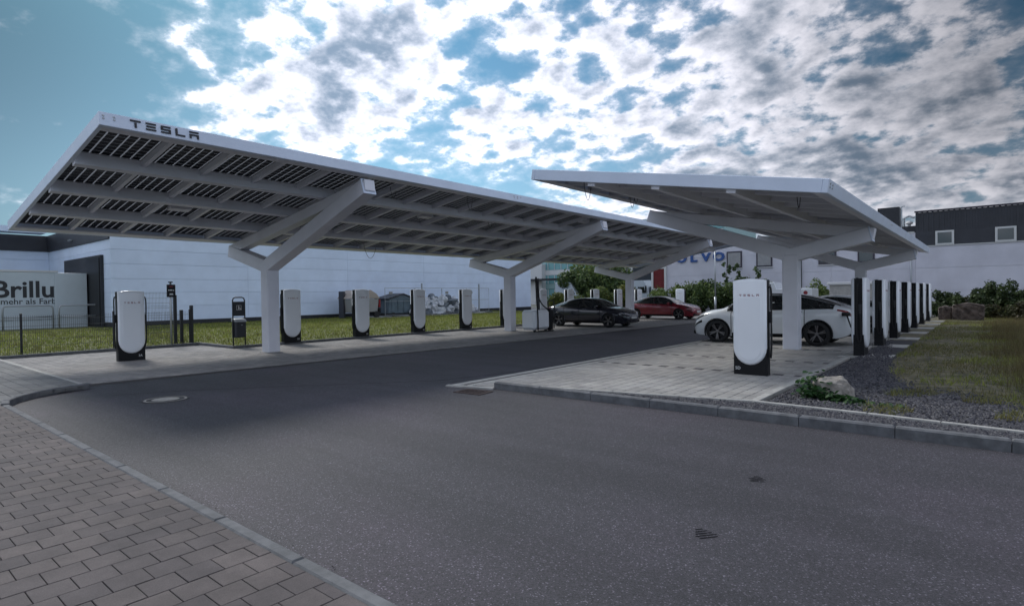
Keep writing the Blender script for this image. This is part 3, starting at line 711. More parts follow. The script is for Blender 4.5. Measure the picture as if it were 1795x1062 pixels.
def patch(D, x0, x1, j0, j1, off, side, nx=14, nj=5, taper=None):
    """a thin skin lying proud of the body between two stations and two profile positions"""
    mb = MB(); g = []
    for i in range(nx+1):
        x = x0+(x1-x0)*i/nx; row = []
        for k in range(nj+1):
            a, b = (j0, j1) if taper is None else taper(i/nx)
            j = a+(b-a)*k/nj; row.append(Vector(car_point(D, x, j)))
        g.append(row)
    vs = []
    for i in range(nx+1):
        for k in range(nj+1):
            dx = g[min(i+1, nx)][k]-g[max(i-1, 0)][k]; dj = g[i][min(k+1, nj)]-g[i][max(k-1, 0)]
            nn = dj.cross(dx)
            if nn.length < 1e-9: nn = Vector((0, 0, 1))
            nn.normalize()
            if nn.y < -.02 and False: nn = -nn
            p = g[i][k]+nn*off; q = g[i][k]-nn*.01
            vs.append((p.x, side*p.y, p.z))
    fs = []
    for i in range(nx):
        for k in range(nj):
            a = i*(nj+1)+k; q = (a, a+nj+1, a+nj+2, a+1); fs.append(q if side > 0 else q[::-1])
    return mb.add(vs, fs)
def wheel_meshes(r, spokes, key):
    t = MB().lathe([(r*.70, -.10), (r*.93, -.105), (r, -.07), (r, .07), (r*.93, .105), (r*.70, .10)], 32, 'y'); t = t.mesh('tyre', m_tyre, True)
    rim = MB().lathe([(r*.72, -.095), (r*.72, .085), (r*.69, .095), (r*.66, .07), (r*.60, .02), (0, .01)], 32, 'y')
    for k in range(spokes):
        a = 2*PI*k/spokes
        for da in (-.13, .13):
            p0 = Vector((math.cos(a)*r*.10, .065, math.sin(a)*r*.10)); p1 = Vector((math.cos(a+da)*r*.70, .088, math.sin(a+da)*r*.70))
            rim.beam(p0, p1, r*.085, .03, 1, up=(0, 1, 0))
    rim.lathe([(r*.14, .06), (r*.14, .09), (0, .095)], 12, 'y', mi=1)
    ring = MB()
    rm = rim.mesh('rim', [m_black, m_rim])
    return t, rm
WH = {'s': wheel_meshes(.335, 5, 's'), 'c': wheel_meshes(.36, 5, 'c')}
CAR = {}
def car_prototype(D, key):
    body = car_body(D); me = bpy.data.meshes.new('body'); me.from_pydata(body.v, [], body.f); me.update()
    bmx = bmesh.new(); bmx.from_mesh(me); bmesh.ops.recalc_face_normals(bmx, faces=bmx.faces); bmx.to_mesh(me); bmx.free()
    me.materials.append(m_carw); me.materials.append(m_black)
    o = bpy.data.objects.new('b', me); COL.objects.link(o)
    cutters = []
    for ax in D['ax']:
        for s in (-1, 1):
            r = D['r']+.045; y0, y1 = (s*.55, s*1.2)
            c = MB().lathe([(0, min(y0, y1)), (r, min(y0, y1)), (r, max(y0, y1)), (0, max(y0, y1))], 36, 'y', (ax, 0, D['r']))
            cm = c.mesh('cut', [m_carw, m_black]); 
            for p in cm.polygons: p.material_index = 1
            bb = bmesh.new(); bb.from_mesh(cm); bmesh.ops.remove_doubles(bb, verts=bb.verts, dist=1e-5); bmesh.ops.recalc_face_normals(bb, faces=bb.faces); bb.to_mesh(cm); bb.free()
            co = bpy.data.objects.new('c', cm); COL.objects.link(co); cutters.append(co)
            md = o.modifiers.new('cut', 'BOOLEAN'); md.operation = 'DIFFERENCE'; md.object = co; md.solver = 'EXACT'
    dg = bpy.context.evaluated_depsgraph_get(); out = bpy.data.meshes.new_from_object(o.evaluated_get(dg))
    for c in cutters+[o]: bpy.data.objects.remove(c)
    out.polygons.foreach_set('use_smooth', [p.normal.length > 0 for p in out.polygons])
    try:
        out.set_sharp_from_angle(angle=math.radians(38))
    except Exception: pass
    CAR[key] = out
car_prototype(SEDAN, 's'); car_prototype(CROSS, 'c')
def car(loc, rz, paint, D, key, label, name='parked_car', roof=True):
    t = empty(name, loc, rz, label, 'car')
    me = CAR[key].copy(); me.materials.clear(); me.materials.append(paint); me.materials.append(m_black); link('body', me, t)
    a, b = D['win']
    xm = -.22 if key == 's' else -.2
    for s in (1, -1):
        def tp(lo, hi):
            return lambda f: (7.10+.0*f, hi(f))
        # black surround, then each pane
        patch(D, a, b, 7.04, 9.02, .003, s, 24, 5).build('window_trim', m_black, t, True)
        patch(D, xm+.05, b-.10, 7.14, 8.86, .006, s, 14, 5).build('window', m_glass, t, True)
        patch(D, a+.42, xm-.05, 7.14, 8.86, .006, s, 12, 5).build('window', m_glass, t, True)
        patch(D, a+.10, a+.38, 7.16, 8.80, .006, s, 8, 5).build('window', m_glass, t, True)
        # door seams, sill and handles
        for xd in (1.0, xm, -1.12):
            patch(D, xd-.010, xd+.010, 3.1, 6.98, .0025, s, 1, 16).build('door_seam', m_black, t)
        patch(D, -1.0, 1.0, 2.0, 3.0, .004, s, 10, 3).build('sill', m_black, t)
        for xd in (.12, -.95):
            patch(D, xd-.11, xd+.11, 6.05, 6.28, .008, s, 4, 2).build('door_handle', m_chrome if paint is not m_carw else m_black, t)
        hx = D['L']/2
        patch(D, hx-.62, hx-.10, 6.35, 7.3, .005, s, 8, 3, lambda f: (6.75-.55*f, 7.25)).build('headlight', m_lampw, t, True)
        patch(D, -hx+.015, -hx+.42, 6.1, 7.1, .006, s, 8, 3, lambda f: (6.0+.45*f, 7.1)).build('taillight', m_lampr, t, True)
        patch(D, hx-.42, hx-.12, 4.9, 5.5, .004, s, 5, 2).build('air_intake', m_black, t, True)
        p = car_point(D, b-.22, 7.3); mz = p[2]+.03
        mb = MB().cbox((b-.20, s*(p[1]+.13), mz), (.12, .20, .13)).cbox((b-.18, s*(p[1]+.02), mz-.05), (.06, .12, .03)); mb.build('mirror', paint if paint is not m_carw else m_black, t, bevel=.02)
        for ax in D['ax']:
            w = empty('wheel', (ax, s*(D['hw']-.115), D['r'])); w.parent = t; w.rotation_euler = (0, random.random(), 0 if s > 0 else PI)
            link('tyre', WH[key][0], w); link('rim', WH[key][1], w)
            # arch lip
            lip = MB(); rr = D['r']+.045; pts = []
            for k in range(17):
                an = -.12*PI+1.24*PI*k/16; x = ax+rr*math.cos(an); z = D['r']+rr*math.sin(an); pts.append((x, s*(D['hw']-.02), z))
            MB().tube(pts, .022, 6).build('arch_trim', m_black if key == 'c' else paint, t, True)
    x0, x1 = D['ws']; patch(D, x0, x1, 9.0, 12, .006, 1, 12, 6).build('windscreen', m_glass, t, True); patch(D, x0, x1, 9.0, 12, .006, -1, 12, 6).build('windscreen', m_glass, t, True)
    x0, x1 = D['roof']; 
    for s in (1, -1) if roof else (): patch(D, x0, x1, 9.35, 12, .005, s, 10, 5).build('glass_roof', m_glass, t, True)
    x0, x1 = D['rg']
    for s in (1, -1): patch(D, x0, x1, 9.2, 12, .006, s, 10, 5).build('rear_window', m_glass, t, True)
    hx = D['L']/2
    MB().box(hx-.02, hx+.012, -.26, .26, .42, .53).build('number_plate', m_plate, t); MB().box(-hx-.012, -hx+.02, -.26, .26, .74, .85).build('number_plate', m_plate, t)
    MB().box(hx-.30, hx-.015, -.62, .62, .24, .36).build('front_grille', m_black, t, bevel=.03); MB().box(-hx+.01, -hx+.3, -.66, .66, .30, .50).build('rear_diffuser', m_black, t, bevel=.03)
    return t
car((-15.62, 25.22, .014), 0, m_carb, SEDAN, 's', 'graphite saloon car parked under the large canopy behind the middle column')
car((-16.15, 34.6, .014), 0, m_carr, SEDAN, 's', 'dark red saloon car parked by the far column of the large canopy')
car((-5.32, 19.42, .03), PI, m_carw, CROSS, 'c', 'white crossover with black rims charging behind the nearest post')
car((-5.0, 25.9, .03), PI, m_carw, SEDAN, 's', 'white saloon mostly hidden behind the first posts of the right row', roof=False)
# charging cable of the crossover, from post to its rear wing
pts = [(-2.6, 16.75, 1.55), (-2.75, 17.3, 1.2), (-2.7, 18.0, .55), (-2.78, 18.35, .40), (-3.0, 18.44, .62), (-3.1, 18.46, .93)]
mb = MB().tube(pts, .02, 7).cbox((-3.12, 18.46, .97), (.20, .12, .10))
tag(mb.build('charging_cable', m_rubber, None, True), 'black charging cable plugged into the rear wing of the white crossover', 'cable')
# ------------------------------------------------------------------ warehouse on the left
wh = empty('warehouse', (-39.3, 11, 0), 0, 'long white panelled warehouse behind the lawn on the left', 'building')
def wpart(name, x0, x1, y0, y1, z0, z1, m, par=wh, kind=None):
    o = MB().box(x0+39.3, x1+39.3, y0-11, y1-11, z0, z1).build(name, m, par); return o
wpart('wall', -60, -39.38, 11.05, 50.6, 0, 6.2, m_wall)
zs = [.36, 1.26, 2.10, 2.92, 3.80, 4.64, 5.45, 6.25]
ys = [10.95, 19, 27, 35, 43, 50.7]
for z0, z1 in zip(zs[:-1], zs[1:]):
    for y0, y1 in zip(ys[:-1], ys[1:]):
        wpart('wall_panel', -39.38, -39.3, y0+.004, y1-.004, z0+.007, z1-.007, m_wall)
    wpart('wall_panel', -53.2, -39.39, 10.97, 11.05, z0+.007, min(z1, 5.24)-.007 if z0 < 5.2 else z1, m_wall) if z0 < 5.2 else None
wpart('plinth', -39.36, -39.28, 10.97, 50.7, -.05, .36, m_plinth)
wpart('plinth', -53.2, -39.37, 10.98, 11.04, -.05, .36, m_plinth)
wpart('parapet', -53.4, -39.36, 10.86, 11.05, 5.25, 6.4, m_darkclad)
wpart('parapet', -39.36, -39.22, 10.86, 50.8, 6.25, 6.7, m_darkclad)
wpart('wing_wall', -53.6, -53.2, -14, 11, 0, 5.25, m_wall)
for z in (1.26, 2.10, 2.92, 3.80, 4.64):
    wpart('wall_panel', -53.2, -53.14, -14, 10.96, z+.007, z+.83, m_wall)
wpart('wing_parapet', -53.7, -53.05, -14, 10.85, 5.25, 6.4, m_darkclad)
wpart('roof_light', -52.5, -51.0, -14, 10.4, 6.41, 6.8, m_wall)
# dock shelter with dark door
ds = wpart('dock_shelter', -48.4, -40.6, 10.80, 10.965, .0, 4.36, m_plinth)
wpart('dock_door', -43.4, -40.75, 10.76, 10.798, .2, 4.22, m_black)
wpart('security_lamp', -47.0, -46.5, 10.7, 10.85, 5.6, 5.68, m_zinc)
# trailer at the dock
tr = empty('lorry_trailer', (-43.0, 6, 0), 0, 'white lorry trailer with black lettering parked at the dock, cut by the left edge', 'trailer')
def tp(name, x0, x1, y0, y1, z0, z1, m, bevel=0): return MB().box(x0, x1, y0, y1, z0, z1).build(name, m, tr, bevel=bevel)
tp('box_body', -2.5, 0, -7.5, 3.3, .55, 3.36, m_trailer, .03); tp('roof_rail', -2.52, .03, -7.5, 3.3, 3.362, 3.46, m_wframew)
tp('rear_panel', .004, .09, 3.1, 4.70, .02, 3.33, m_trailer, .02); tp('side_skirt', -.06, -.01, -7.0, 3.2, .06, .54, m_trailer)
tp('rear_frame', -2.5, .0, 3.301, 4.68, .02, 3.31, m_trailer)
for y in (-.6, .7, 2.0):
    MB().lathe([(0, -.02), (.5, -.02), (.5, -.3), (0, -.3)], 20, 'x', (-.06, y, .5)).build('wheel', m_tyre, tr)
for body, size, y, z, bold in (('Brillux', 1.34, 3.80, 1.90, .03), ('mehr als Farbe', .46, 3.40, 1.50, .004)):
    me = text_mesh(body, size, m_letter, .003, 'RIGHT', bold); o = link('lettering', me, tr)
    o.matrix_local = Matrix(((0, 0, 1, .006), (1, 0, 0, y), (0, 1, 0, z), (0, 0, 0, 1)))
# tubular railings before the dock
def railing(loc, L, label):
    t = empty('tube_railing', loc, PI/2, label, 'railing', 'tube railings before the loading dock')
    r = .045
    pts = [(0, 0, 0), (0, 0, 1.22)] + [(.18*(1-math.cos(a)), 0, 1.22+.18*math.sin(a)) for a in (PI/6, PI/3, PI/2)]
    pts += [(L-p[0], 0, p[2]) for p in reversed(pts)]
    MB().tube(pts, r, 8).build('hoop', m_zinc, t, True); MB().tube([(0, 0, .75), (L, 0, .75)], .035, 8).build('cross_tube', m_zinc, t, True)
railing((-42.2, 6.6, 0), 2.25, 'tube railing before the lettered trailer side')
railing((-41.6, 9.0, 0), 2.45, 'tube railing before the dark dock door')
# wire-mesh fence on the left
def mesh_fence(pts, h, label, posts=True):
    a, b = Vector((*pts[0], 0)), Vector((*pts[1], 0)); L = (b-a).length; d = (b-a)/L
    t = empty('wire_fence', a, math.atan2(d.y, d.x), label, 'fence')
    n = int(L/.05)
    w = MB()
    for k in range(n+1):
        x = k*L/n; w.box(x-.0028, x+.0028, -.0028, .0028, .06, h)
    w.build('upright_wires', m_wire, t, kind='stuff')
    for z in [.1+.2*k for k in range(int((h-.1)/.2)+1)]:
        MB().tube([(0, .008, z), (L, .008, z)], .005, 5).build('cross_wire', m_wire, t)
    m = int(L/2.5)+1
    for k in range(m+1):
        x = min(L, L*k/m); MB().box(x-.03, x+.03, .02, .06, 0, h+.06).build('post', m_blackm, t, bevel=.008)
    return t
mesh_fence([(-22.05, -3.2), (-22.2, 8.6)], 1.22, 'low dark wire mesh fence along the left parking bay')
mesh_fence([(-26.5, 8.2), (-26.3, 9.6)], 1.95, 'tall wire fence panel behind the charging post on the left', True)
for x, y, h, l in ((-22.25, 8.12, 1.80, 'tallest black post of the cluster by the small black sign'), (-22.4, 8.38, 1.26, 'shortest black post of the cluster right of the small black sign'), (-22.3, 8.68, 1.42, 'rightmost black post at the end of the wire fence')):
    p = MB().box(x-.05, x+.05, y-.05, y+.05, 0, h).build('fence_post', m_blackm, None, bevel=.01); tag(p, l, 'post', 'black posts at the fence end')
sg = empty('sign_post', (-21.9, 7.86, 0), 0, 'small black sign on a thin pole at the fence end', 'sign')
MB().tube([(0, 0, 0), (0, 0, 2.2)], .035, 8).build('pole', m_zinc, sg, True)
MB().box(.04, .07, -.14, .14, 1.72, 2.16).build('sign_board', m_black, sg, bevel=.02)
MB().box(-.05, .08, -.05, .05, 2.22, 2.26).box(-.02, .03, -.02, .02, 2.17, 2.22).build('pole_cap', m_blackm, sg)
for k, (y, z, w, h) in enumerate([(-.06, 2.07, .12, .025), (-.09, 1.945, .03, .035), (-.045, 1.945, .03, .035), (.0, 1.945, .03, .035), (.05, 1.945, .04, .02), (-.05, 1.83, .1, .018), (-.06, 1.80, .12, .018)]):
    MB().box(.0705, .073, y, y+w, z, z+h).build('printed_line', m_red if k == 0 else m_pw, sg)
# litter bin
bn = empty('litter_bin', (-19.35, 9.02, .06), math.radians(8), 'black litter bin with hooped frame and pictogram panel beside the kerb', 'litter bin')
w, h = .215, 1.62
hp = [(0, -w, 0), (0, -w, h-.1)] + [(0, -w+.1-.1*math.cos(a), h-.1+.1*math.sin(a)) for a in (PI/4, PI/2)] + [(0, w-.1+.1*math.sin(a), h-.1+.1*math.cos(a)) for a in (0, PI/4)] + [(0, w, h-.1), (0, w, 0)]
MB().tube(hp, .022, 8).build('frame', m_dark2, bn, True)
MB().box(-.015, .015, -.19, .19, 1.0, 1.48).build('pictogram_panel', m_dark2, bn, bevel=.008)
MB().box(-.12, .12, -.19, .19, .28, .80).build('bin_body', m_dark2, bn, bevel=.03)
MB().add([(-.13, -.20, .82), (.14, -.20, .80), (.14, .20, .80), (-.13, .20, .82), (-.13, -.20, .92), (.06, -.20, .90), (.06, .20, .90), (-.13, .20, .92)], [(0, 3, 2, 1), (4, 5, 6, 7), (0, 1, 5, 4), (1, 2, 6, 5), (2, 3, 7, 6), (3, 0, 4, 7)]).build('lid', m_zinc, bn, bevel=.01)
pg = MB()
for a in ((-.09, .085, 1.20, 1.21), (-.09, .085, 1.345, 1.355), (-.09, -.082, 1.21, 1.345), (.077, .085, 1.21, 1.345)): pg.box(.0152, .018, *a)
pg.lathe([(0, .018), (.017, .018), (.017, .0152)], 10, 'x', (0, -.01, 1.325)); pg.box(.0152, .018, -.03, .005, 1.26, 1.30); pg.box(.0152, .018, .005, .05, 1.27, 1.285); pg.box(.0152, .018, -.03, -.015, 1.215, 1.26); pg.box(.0152, .018, .0, .015, 1.215, 1.26); pg.box(.0152, .018, .045, .07, 1.215, 1.25)
pg.build('pictogram', m_pw, bn)
MB().cbox((.125, .02, .70), (.015, .05, .02)).build('lock', m_zinc, bn)
# ------------------------------------------------------------------ rubbish compound
slab = MB().box(-38.9, -35.4, 27.0, 41.2, 0, .09).build('concrete_slab', m_conc); tag(slab, 'long concrete slab under the rubbish bags and waste trailer', 'concrete slab')
cf = empty('site_fence', (-36.2, 28.2, .09), PI/2, 'tubular mobile site fence in front of the rubbish bags', 'fence')
for k in range(4):
    x0 = k*3.03; L = 3.0
    fr = empty('fence_panel', (x0, 0, 0)); fr.parent = cf
    mb = MB().tube([(0.02, 0, .1), (.02, 0, 2.25), (L-.02, 0, 2.25), (L-.02, 0, .1), (.02, 0, .1)], .022, 6); mb.tube([(.02, 0, 1.2), (L-.02, 0, 1.2)], .016, 6); mb.build('tube_frame', m_zinc, fr)
    wi = MB()
    for i in range(1, 24): wi.box(i*L/24-.002, i*L/24+.002, -.002, .002, .12, 2.23)
    wi.build('wires', m_zinc, fr, kind='stuff')
    MB().box(.4, .75, -.02, -.01, 1.75, 1.95).build('tag_plate', m_lid, fr)
    MB().box(L-.15, L+.15, -.35, .35, 0, .10).build('foot_block', m_bagd, fr)
for x, l in ((3.95, 'tall steel pole behind the rubbish fence, left of the heap'), (10.9, 'tall steel pole at the right end of the rubbish fence')):
    p = MB().box(-36.42, -36.32, 28.2+x-.05, 28.2+x+.05, .09, 2.72).build('steel_pole', m_zinc); tag(p, l, 'pole', 'poles at the rubbish fence')
def blob(r, squash, seed, rough=.25, lv=2):
    rg = random.Random(seed); b = bmesh.new(); bmesh.ops.create_icosphere(b, subdivisions=lv, radius=1)
    ph = [(Vector((rg.gauss(0, 1), rg.gauss(0, 1), rg.gauss(0, 1)))*2.2, rg.uniform(0, 6)) for _ in range(7)]
    for v in b.verts:
        n = v.co.normalized(); k = 1+rough*sum(math.sin(a.dot(n)*1.6+p) for a, p in ph)/3
        v.co = Vector((n.x*r[0]*k, n.y*r[1]*k, max(-.2, n.z)*r[2]*k*squash))
    me = bpy.data.meshes.new('blob'); b.to_mesh(me); b.free(); return me
bags = [(-37.0, 32.9, 1.0, .62), (-37.2, 33.9, 1.25, .7), (-37.1, 34.9, 1.45, .75), (-37.3, 35.9, 1.35, .7), (-37.0, 36.6, .95, .6), (-36.8, 35.4, .7, .6), (-36.8, 34.1, .65, .6), (-37.2, 37.5, .9, .6), (-36.9, 33.3, .5, .5), (-37.0, 38.6, .6, .55), (-37.3, 39.4, .45, .5), (-37.4, 34.4, 1.75, .5), (-37.4, 36.6, 1.5, .5)]
blb = ['left end of the heap', 'upper left of the heap', 'top centre of the heap', 'upper right of the heap', 'right flank of the heap', 'front centre of the heap', 'front left of the heap', 'right of the heap by the pole', 'low left foot of the heap', 'flat right end of the heap', 'farthest right end of the compound', 'topmost left of the heap', 'topmost right of the heap']
for i, (x, y, z, r) in enumerate(bags):
    me = blob((r*.8, r*1.0, r*.8), 1.0, 100+i, .5, 3); me.materials.append(m_bag if i % 4 != 3 else m_bagd)
    o = link('rubbish_bag', me, None, (x, y, max(.25, z-.35)), random.uniform(0, 6)); tag(o, ('crumpled dark rubbish sack' if i % 4 == 3 else 'crumpled clear plastic rubbish bag')+' at the '+blb[i], 'rubbish bag', 'bags piled in the rubbish compound')
    if z > .9:
        me2 = blob((r*.8, r*.9, z*.5), 1.0, 200+i, .35, 2); me2.materials.append(m_bagd); o2 = link('inner_sack', me2, o, (0, 0, -z*.42))
o = link('rubbish_bag', blob((.4, .45, .42), 1., 77, .35, 3), None, (-36.0, 31.1, .4)); o.data.materials.append(m_bag); tag(o, 'round pale bag lying alone left of the heap by the post', 'rubbish bag', 'bags piled in the rubbish compound')
# covered container with sloping lid
ct = empty('waste_container', (-37.2, 28.7, .09), 0, 'dark blue-grey wheeled container with a sloping lid at the left of the rubbish heap', 'container')
def ext_y(mb, prof, y0, y1): 
    n = len(prof); vs = [(x, y0, z) for x, z in prof]+[(x, y1, z) for x, z in prof]
    return mb.add(vs, [tuple(range(n)), tuple(reversed(range(n, 2*n)))]+[(i, n+i, n+(i+1) % n, (i+1) % n) for i in range(n)])
def ext_x(mb, prof, x0, x1):
    n = len(prof); vs = [(x0, y, z) for y, z in prof]+[(x1, y, z) for y, z in prof]
    return mb.add(vs, [tuple(reversed(range(n))), tuple(range(n, 2*n))]+[(i, (i+1) % n, n+(i+1) % n, n+i) for i in range(n)])
ext_x(MB(), [(0, .25), (2.6, .25), (2.6, 1.35), (1.5, 1.70), (0.1, 1.35)], -.8, .8).build('body', m_shed, ct, bevel=.03)
ext_x(MB(), [(-.1, 1.36), (1.5, 1.74), (2.75, 1.36), (2.75, 1.43), (1.5, 1.83), (-.1, 1.44)], -.86, .86).build('lid', m_darkclad, ct)
for y in (.3, .9, 1.5, 2.1): MB().box(.81, .86, y, y+.06, .3, 1.3).build('rib', m_shed, ct)
for y in (.45, 2.2): MB().lathe([(0, -.06), (.17, -.06), (.17, .06), (0, .06)], 14, 'x', (.8, y, .17)).build('wheel', m_tyre, ct)
wt = empty('waste_trailer', (-37.0, 25.2, .06), 0, 'pale grey waste trailer with domed lid and red tail lamp behind the second post', 'trailer')
ext_x(MB(), [(0, .45), (2.3, .45), (2.45, 1.45), (-.1, 1.45)], -.8, .8).build('tub', m_lid, wt, bevel=.04)
ext_x(MB(), [(-.2, 1.47), (2.55, 1.47), (2.2, 1.85), (1.7, 2.12), (.6, 2.12), (.1, 1.85)], -.85, .85).build('lid', m_sandlid, wt, bevel=.05)
MB().box(.72, .84, 2.40, 2.56, .8, 1.4).build('tail_lamp', m_lampr, wt); MB().box(-.8, .8, 2.45, 2.6, .35, .75).build('bumper', m_black, wt)
for y in (.5, 2.2): MB().lathe([(0, -.08), (.26, -.08), (.26, .08), (0, .08)], 16, 'x', (.8, y, .26)).build('wheel', m_tyre, wt)
dk = MB().box(-37.6, -37.0, 25.0, 25.18, .06, 2.1).build('tall_cabinet', m_darkclad, None, bevel=.02); tag(dk, 'narrow dark cabinet against the warehouse wall left of the waste trailer', 'cabinet')
# ------------------------------------------------------------------ mobile battery charger cart
mc = empty('battery_cart', (-15.45, 20.25, .014), 0, 'white angular battery charging cart with a tall looped black cable beside the middle column', 'charging cart')
b = bmesh.new(); bmesh.ops.create_cube(b, size=1); bmesh.ops.scale(b, vec=(.75, 1.15, .86), verts=b.verts)
bmesh.ops.bevel(b, geom=[e for e in b.edges], offset=.10, segments=1, affect='EDGES'); bmesh.ops.translate(b, vec=(0, 0, .53), verts=b.verts)
me = bpy.data.meshes.new('housing'); b.to_mesh(me); b.free(); me.materials.append(m_shell); link('housing', me, mc)
MB().box(-.30, .38, .56, .82, .06, .98).build('control_unit', m_black, mc, bevel=.05)
MB().box(.1, .16, .0, .12, .96, 1.5).box(.115, .145, .03, .09, 1.5, 2.35).build('mast', m_blackm, mc)
cb = [(.40, -.35, .10), (.41, -.36, .6), (.40, -.42, 1.4), (.36, -.42, 2.15), (.30, -.34, 2.36), (.24, -.22, 2.34), (.18, -.08, 2.05), (.14, .02, 1.6), (.14, .25, 1.25), (.2, .55, 1.02), (.25, .85, 1.0)]
P = [Vector(p) for p in cb]; sm = []
for i in range(len(P)-1):
    a, b_, c_, d = P[max(i-1, 0)], P[i], P[i+1], P[min(i+2, len(P)-1)]
    for t in (0, .25, .5, .75): sm.append(.5*((2*b_)+(c_-a)*t+(2*a-5*b_+4*c_-d)*t*t+(3*b_-a-3*c_+d)*t**3))
MB().tube(sm, .03, 7).build('cable', m_rubber, mc, True)
MB().tube([(.4, -.35, .06), (.43, .2, .03), (.40, .75, .03), (.2, 1.05, .03)], .025, 6).build('floor_cable', m_rubber, mc, True)
MB().tube([(.2, .7, 1.0), (.2, .66, 1.3), (.2, .8, 1.36), (.2, 1.1, 1.34), (.2, 1.15, 1.1), (.15, 1.2, .6), (.1, 1.25, .1)], .028, 7).build('handle', m_blackm, mc, True)
for y in (-.4, .4, .7): MB().lathe([(0, -.03), (.07, -.03), (.07, .03), (0, .03)], 12, 'x', (.25, y, .07)).build('castor', m_rubber, mc)
# ------------------------------------------------------------------ dealership building across the street (front plane y = 50)
dl = empty('dealership_building', (0, 50, 0), 0, 'long pale building with blue raised letters and dark upper storey behind the right canopy', 'building')
def dp(name, x0, x1, y0, y1, z0, z1, m, par=dl): return MB().box(x0, x1, y0-50, y1-50, z0, z1).build(name, m, par)
dp('main_block', -23, 26, 50.12, 66, 0, 5.70, m_render)
wins = [(-17.32, -16.23), (-14.88, -13.81), (-10.23, -9.17), (-7.57, -6.66)]
xs_ = [-23, -18.0, -9.45, -4.1, 1.9, 8, 14, 20, 26]
for (x0, x1) in zip(xs_[:-1], xs_[1:]):
    for (z0, z1) in ((0, 1.6), (1.6, 3.16), (3.16, 4.72), (4.72, 5.72)):
        if z0 > 4.7 and x0 > -4.2: continue
        inside = [w for w in wins if w[0] > x0 and w[1] < x1] if z0 > 3 and x0 < -4.2 else []
        if inside and z1 < 4.8: z1c = 3.77
        if z0 == 1.6 and x0 < -4.2: pass
        dp('wall_panel', x0+.006, x1-.006, 50.0, 50.118, z0+.006, z1-.006, m_render)
for k, (x0, x1) in enumerate(wins):
    f = dp('window', x0-.09, x1+.09, 49.93, 50.06, 3.70, 5.12, m_wframe); 
    dp('pane', x0+.02, x1-.02, 49.915, 49.928, 3.82, 5.0, m_blind if k < 2 else m_pane, f); dp('sill', x0-.12, x1+.12, 49.88, 49.99, 3.64, 3.698, m_wframew, f)
dp('upper_storey', -4.1, 26, 50.1, 64, 5.7, 7.1, m_darkclad)
dp('window_band', -4.1, 26, 50.02, 50.12, 4.735, 5.72, m_darkclad); dp('band_ledge', -4.15, 26, 49.93, 50.05, 4.68, 4.733, m_wframew)
rib = MB(); x = -4.1
ribm = MB().box(-.05, .05, -.05, .05, 0, 1.42).mesh('cladding_rib', m_darkclad)
for k in range(70):
    o = link('cladding_rib', ribm, dl, (-4.0+k*.30, -.02+.12, 5.70))
dp('roof_edge', -4.15, 26, 49.95, 50.2, 7.125, 7.22, m_wframe)
for x0, x1 in ((-2.87, -1.99), (.33, 1.24), (3.5, 4.4), (6.7, 7.6)):
    f = dp('window', x0-.08, x1+.08, 49.90, 50.019, 4.74, 5.72, m_wframew); dp('pane', x0+.05, x1-.05, 49.88, 49.898, 4.86, 5.60, m_pane, f)
dp('roof_coping', -23.05, -4.17, 49.95, 50.2, 5.70, 5.78, m_wframew)
ac = MB().box(-6.7, -5.3, 52.5, 54.5, 5.7, 7.95).build('roof_cabinet', m_plinth); tag(ac, 'dark box-shaped plant room on the flat roof behind the right canopy edge', 'roof plant')
MB().tube([(-5.15, 52.4, 5.7), (-5.15, 52.4, 7.9), (-4.95, 52.4, 7.95)], .05, 6).build('mast', m_zinc, ac)
a2 = MB().box(-5.0, -4.15, 51.2, 52.2, 5.7, 6.3).build('roof_unit', m_plinth); tag(a2, 'small dark roof unit with a mushroom vent by the ribbed upper storey', 'roof plant')
MB().lathe([(.0, 6.72), (.16, 6.68), (.24, 6.58), (.22, 6.5), (.1, 6.46), (.1, 6.3)], 14, 'z', (-4.6, 51.6, 0)).build('vent_cap', m_wframew, a2)
MB().tube([(-4.9, 51.3, 6.3), (-4.9, 51.3, 6.9), (-4.6, 51.3, 7.05), (-4.25, 51.3, 6.9)], .08, 8).build('pipe', m_zinc, a2)
# red clad corner bay at the left end
dp('corner_post', -23.08, -22.9, 49.8, 50.2, 0, 5.7, m_wframew); dp('corner_post', -24.36, -24.2, 49.8, 50.2, 0, 4.6, m_wframew)
for z0, z1 in ((0, 1.95), (2.1, 3.9), (4.05, 4.6)):
    pn = dp('red_panel', -24.2, -23.08, 49.95, 50.1, z0, z1, m_redclad)
    for k in range(7): MB().box(-24.15+k*.155, -24.10+k*.155, -.09, -.051, z0+.02, z1-.02).build('rib', m_redclad, pn)
dp('panel_rail', -24.2, -23.08, 49.85, 50.1, 3.9, 4.05, m_wframew); dp('panel_rail', -24.2, -23.08, 49.85, 50.1, 1.95, 2.1, m_wframew)
dp('glazed_bay', -26.4, -24.37, 50.1, 56, 2.9, 4.9, m_glass)
MB().tube([(-11.55, -.12, .1), (-11.55, -.12, 5.6)], .06, 8).build('downpipe', m_plinth, dl, True); MB().tube([(-4.35, -.12, .1), (-4.35, -.12, 4.6)], .05, 8).build('downpipe', m_zinc, dl, True)
sgn = empty('blue_letters', (-23.2, 49.8, 4.42), 0, 'row of raised blue capital letters on the pale wall behind the canopy end', 'sign')
for i, chr_ in enumerate('VOLVO'):
    me = text_mesh(chr_, .98, m_blue, .05, 'CENTER', .045); o = link('letter', me, sgn); o.matrix_local = Matrix(((1.25, 0, 0, i*1.13+.6), (0, 0, -1, .12), (0, 1, 0, 0), (0, 0, 0, 1)))
